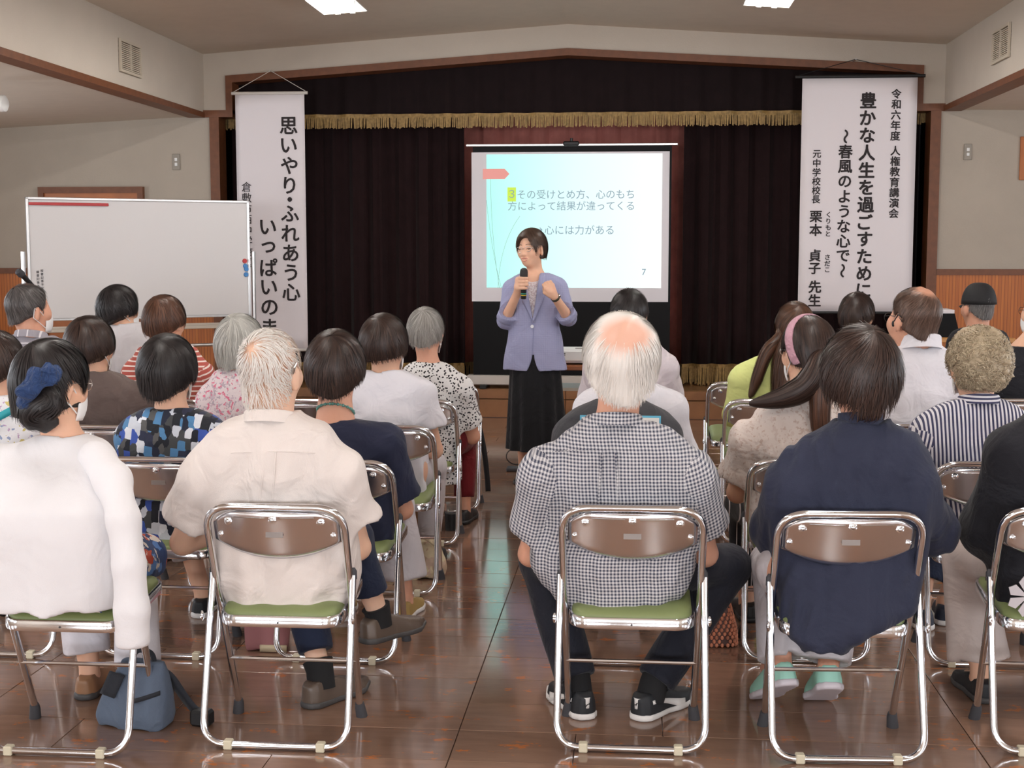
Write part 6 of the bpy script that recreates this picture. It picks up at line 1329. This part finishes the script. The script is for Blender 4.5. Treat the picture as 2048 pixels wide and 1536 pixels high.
for sx in (-1, 1): MB().tube([(sx * .13, -.08, 0), (sx * .13, -.08, .014)], .012, 8).ob('foot', M['rubber'], pj)
Yl = 10.6; q = W(1893, 672, Yl); tb = thing('side_table', 'light brown wooden table right of the stage front', 'table', (q[0], Yl, 0))
M['tablew'] = mat('table_wood', sr(196, 140, 80), .4, vary=.12)
MB().box((-.45, -.25, q[2] - .035), (.45, .25, q[2]), .005).ob('table_top', M['tablew'], tb, smooth=False)
for sx in (-1, 1):
    for sy in (-1, 1): MB().box((sx * .40 - .025, sy * .2 - .025, 0), (sx * .40 + .025, sy * .2 + .025, q[2] - .035)).ob('leg', M['trim'], tb, smooth=False)
lc = thing('desk_lectern', 'black tapered box with a pale strip on top, standing on the side table', 'lectern', (q[0] - .02, Yl, q[2]))
hL = W(1893, 618, Yl)[2] - q[2]
MB().prism([(-.15, 0), (.09, 0), (.045, hL - .03), (-.10, hL - .03)], 'y', -.14, .14).ob('body', M['screenblack'], lc, smooth=False); MB().box((-.10, -.13, hL - .03), (.045, .13, hL), .004).ob('top_strip', M['banner'], lc, smooth=False)
Ym = 9.0; a, b = W(35, 541, Ym), W(64, 570, Ym + .1); ms = thing('microphone_stand', 'black floor stand holding a microphone at the far left', 'stand', (b[0], b[1], 0)); o3 = np.array([b[0], b[1], 0])
MB().tube([(0, 0, .02), (0, 0, b[2] - .02)], .012, 10).ob('pole', M['black'], ms); MB().tube([(0, 0, 0), (0, 0, .02), (0, 0, .028)], [.13, .13, .03], 20).ob('base', M['black'], ms); MB().sphere((0, 0, b[2] - .02), .022).ob('clip', M['rubber'], ms)
d = (a - b); mm = thing('microphone', 'black microphone on the floor stand at the far left before the whiteboard', 'microphone', b); MB().tube([d * -.1, d * .1, d * .6, d * .68], [.013, .015, .019, .021], 14).ob('handle', M['black'], mm); MB().tube([d * .68, d * .75, d * .95, d * 1.02], [.024, .027, .026, .014], 14).ob('grille', M['rubber'], mm)

# ------------------------------------------------------------------ bags and small things
def blob(name, parts, m, parent=None, res=.006, wob_=.003, k=.02, cutz=None, seed=1):
    P = np.array([p[0] for p in parts]); r = np.array([max(p[1]) if hasattr(p[1], '__len__') else p[1] for p in parts]); lo, hi = (P - r[:, None]).min(0) - .03, (P + r[:, None]).max(0) + .03
    f = Field(*[ax(lo[i], hi[i], res) for i in range(3)]); f.k = k
    for p in parts: f.ell(p[0], p[1] if hasattr(p[1], '__len__') else (p[1],) * 3)
    if cutz is not None: f.cut(lambda X, Y, Z: cutz - Z, .006)
    f.wob(wobble(seed, wob_, 40, 40, 30)); me, v = f.mesh(name); set_pat(me, v, v); return obj(name, me, m, parent)
def loft_obj(name, rows, m, parent, res=.006, n=3.5, wob_=.003, seed=1, sm=.008):
    l = Loft(rows, n, sm); c, cy, a, b = l.c; f = Field(ax(min(c - a) - .03, max(c + a) + .03, res), ax(min(cy - b) - .03, max(cy + b) + .03, res), ax(l.z0 - .03, l.z1 + .03, res)); l.into(f, 0, .01); f.F = smax(f.F, np.broadcast_to(-f.zs[None, None, :] + l.z0, f.F.shape), .004); f.wob(wobble(seed, wob_, 35, 35, 25)); me, v = f.mesh(name); set_pat(me, v, v); return obj(name, me, m, parent)
def strap(name, pts, wd, m, parent, th=.004, up=(0, 0, 1)):
    P = np.array(pts, float); t = np.linspace(0, len(P) - 1, 24); P = np.stack([np.interp(t, range(len(P)), P[:, i]) for i in range(3)], 1); P = np.stack([np.convolve(np.pad(P[:, i], 2, mode='edge'), np.ones(5) / 5, 'valid') for i in range(3)], 1)
    Tn = np.gradient(P, axis=0); S_ = np.cross(Tn, np.array(up, float)); S_ /= np.linalg.norm(S_, axis=1)[:, None] + 1e-9
    o = MB().add(np.stack([P - S_ * wd / 2, P + S_ * wd / 2], 1).reshape(-1, 3), [(2 * i, 2 * i + 1, 2 * i + 3, 2 * i + 2) for i in range(23)]).ob(name, m, parent); o.modifiers.new('s', 'SOLIDIFY').thickness = th; return o
q = FL(258, 1462); bg = thing('shoulder_bag', 'blue-grey shoulder bag with black trim on the floor under the white cardigan chair', 'bag', (q[0], q[1] + .07, 0), R(-12))
K['bag'] = cloth('bag_bluegrey', 'plain', [(92, 104, 122)], fold=.5, fs=6); K['bagb'] = cloth('bag_black', 'plain', [(44, 46, 52)], fold=.3)
loft_obj('bag_body', [(0, 0, 0, .112, .062), (.03, 0, 0, .122, .070), (.10, .01, 0, .108, .060), (.16, .02, .0, .092, .042), (.205, .03, .0, .07, .018)], K['bag'], bg, seed=3, wob_=.002)
MB().grid(lambda u, v: (-.085 + .05 * u + .03 * v, -.058 - .012 * (1 - v), .110 + .07 * v - .012 * u), 5, 5).ob('flap', K['bagb'], bg).modifiers.new('s', 'SOLIDIFY').thickness = .006
MB().grid(lambda u, v: (.02 + .09 * u, -.070 - .004 * sin(pi * u) + .03 * u * u, .085 + .028 * u + .014 * v), 8, 2).ob('trim_band', K['bagb'], bg).modifiers.new('s', 'SOLIDIFY').thickness = .004
strap('strap', [(.05, .0, .19), (.10, .03, .16), (.14, .05, .08), (.18, .06, .03), (.23, .06, .02)], .034, K['bagb'], bg, up=(0, 1, .3))
MB().box((.17, .02, .0), (.235, .07, .05), .008).ob('buckle', M['black'], bg, smooth=False)
MB().tube(fillet([(-.01, .0, .19), (.0, 0, .235), (.06, 0, .235), (.07, 0, .19)], .03), .008, 8).ob('handle', K['bagb'], bg)
q = FL(1424, 1296); tb = thing('woven_bag', 'brown woven tote bag on the floor beside the white-haired man', 'bag', (q[0], q[1] + .07, 0))
M['wov'] = mat('woven_dark', sr(96, 68, 62), .7, vary=.3, vscale=40); M['knot'] = mat('woven_knot', sr(206, 132, 100), .6, vary=.35, vscale=50)
wl_ = Loft([(0, -.02, 0, .115, .07), (.06, -.02, 0, .112, .068), (.16, -.03, 0, .095, .055), (.245, -.04, 0, .075, .04)], 4); loft_obj('bag_body', [(0, -.02, 0, .112, .067), (.06, -.02, 0, .109, .065), (.16, -.03, 0, .092, .052), (.245, -.04, 0, .072, .037)], M['wov'], tb, n=4)
rr = random.Random(9); kb = MB()
for j in range(17):
    z = .010 + .0142 * j; c, cy, a, b = wl_.at(z); N = 40
    for i in range(N):
        t = 2 * pi * (i + .5 * (j % 2)) / N; k = (abs(cos(t)) ** 4 + abs(sin(t)) ** 4) ** (-.25)
        if rr.random() < .9: kb.sphere((c + a * k * cos(t), cy + b * k * sin(t), z), (.0065, .006, .0085), 6, 4)
kb.ob('knots', M['knot'], tb, kind='stuff')
for yy in (-.03, .03): MB().tube(fillet([(-.09, yy, .235), (-.08, yy * 1.4, .33), (-.0, yy * 1.4, .33), (.015, yy, .235)], .04), .007, 8).ob('handle', mat('tan_leather', sr(130, 76, 50), .5), tb)
q = FL(530, 1306); pb = thing('tote_bag', 'dusty pink tote bag on the floor beneath the necklace woman chair', 'bag', (q[0], q[1] + .05, 0))
loft_obj('bag_body', [(0, 0, 0, .075, .04), (.02, 0, 0, .08, .045), (.12, -.004, 0, .078, .038), (.2, -.004, 0, .07, .02)], mat('dusty_pink', sr(158, 106, 108), .8), pb); MB().grid(lambda u, v: (-.02 + .10 * u, -.048, .004 + .025 * v), 6, 2).ob('trim_band', mat('beige_trim', sr(196, 180, 150), .7), pb).modifiers.new('s', 'SOLIDIFY').thickness = .005
for yy in (-.015, .015): MB().tube(fillet([(-.04, yy, .19), (-.04, yy, .27), (.04, yy, .27), (.04, yy, .19)], .03), .005, 8).ob('handle', M['stageboard'], pb)
q = FL(822, 1160); cb = thing('canvas_bag', 'beige patterned bag with brown leather tab under the white T-shirt woman chair', 'bag', (q[0], q[1] + .08, 0), R(6))
K['canvas'] = cloth('beige_canvas', 'floral', [(206, 190, 158), (186, 160, 136), (196, 170, 150)], 14, .55, fold=.5); loft_obj('bag_body', [(0, 0, 0, .14, .08), (.03, 0, 0, .145, .085), (.12, 0, 0, .135, .07), (.165, 0, 0, .125, .055)], K['canvas'], cb, wob_=.005)
MB().box((-.0, -.094, .045), (.035, -.082, .125), .004).ob('leather_tab', M['trim'], cb, smooth=False); MB().tube(fillet([(-.10, -.06, .15), (-.06, -.075, .19), (.06, -.075, .19), (.10, -.06, .15)], .05), .006, 8).ob('handle', K['canvas'], cb)
q = FL(822, 1104); pp = thing('paper_bag', 'brown paper bag standing behind the beige patterned bag', 'bag', (q[0], q[1] + .06, 0), R(8)); M['kraft'] = mat('kraft_paper', sr(150, 112, 82), .8, vary=.1)
bx_ = MB(); h_ = .19
bx_.add([(-.055, -.04, 0), (.055, -.04, 0), (.055, .04, 0), (-.055, .04, 0), (-.06, -.042, h_), (.06, -.042, h_), (.06, .042, h_), (-.06, .042, h_)], [(0, 1, 5, 4), (1, 2, 6, 5), (2, 3, 7, 6), (3, 0, 4, 7), (3, 2, 1, 0)]); o = bx_.ob('bag_body', M['kraft'], pp, smooth=False); o.modifiers.new('s', 'SOLIDIFY').thickness = .003
for yy in (-.04, .04): MB().tube(fillet([(-.025, yy, h_ - .01), (-.025, yy, h_ + .04), (.025, yy, h_ + .04), (.025, yy, h_ - .01)], .02), .003, 6).ob('handle', M['kraft'], pp)
q = FL(902, 1062); cu = thing('tumbler', 'clear-topped dark tumbler on the floor under the spotted blouse woman chair', 'tumbler', (q[0], q[1] + .03, 0))
m, n, l = nt('clear_plastic'); setp(n, Base_Color=(.9, .92, .92, 1), Roughness=.08, Transmission_Weight=.9, IOR=1.2); M['clear'] = m
MB().tube([(0, 0, 0), (0, 0, .09)], [.034, .038], 18).ob('dark_base', M['black'], cu); MB().tube([(0, 0, .09), (0, 0, .145)], [.037, .040], 18, cap=False).ob('clear_rim', M['clear'], cu)
# black bag and strap on the empty chair by the aisle
P = CH['E2']; bk = thing('black_bag', 'black bag on the empty aisle chair, its strap hanging down', 'bag', (P[0] + .09, P[1] + .25, .415))
loft_obj('bag_body', [(0, 0, 0, .095, .09), (.05, 0, 0, .10, .09), (.14, -.01, -.02, .075, .05), (.21, -.02, -.03, .045, .03)], K['bagb'], bk, wob_=.006); strap('strap', [(.04, .0, .15), (.10, .02, .06), (.13, .04, -.10), (.145, .06, -.26), (.15, .07, -.36)], .03, M['black'], bk, up=(0, 1, 0))
P = CH['E4']; tag(blob('blue_pouch', [((0, 0, .045), (.075, .06, .05)), ((.04, 0, .07), (.05, .05, .055))], K['jean'], None, cutz=.0), 'small blue pouch lying on the empty chair beside the lime woman', 'pouch').location = (P[0] + .03, P[1] + .2, .412)
# folder held up by the white-haired man
a, b = A3['w'](1160, 830, .60), A3['w'](1322, 830, .60); fo = thing('folder', 'blue-edged folder of white papers held up before the white-haired man', 'folder', A3['base'] + np.array([(a[0] + b[0]) / 2, .60, a[2]])); wf_ = (b[0] - a[0]) / 2
M['fblue'] = mat('folder_blue', sr(92, 176, 206), .5); M['paper'] = mat('paper', sr(238, 236, 232), .8)
MB().box((-wf_, .0, -.22), (wf_, .004, 0), .001).ob('cover', M['fblue'], fo, smooth=False)
for i in range(3): MB().box((-wf_ + .006 + .002 * i, -.003 - .002 * i, -.215), (wf_ - .006 - .003 * i, -.0012 - .002 * i, -.007 - .001 * i)).ob('sheet', M['paper'], fo, smooth=False)
fo.rotation_euler = (R(-8), 0, 0)
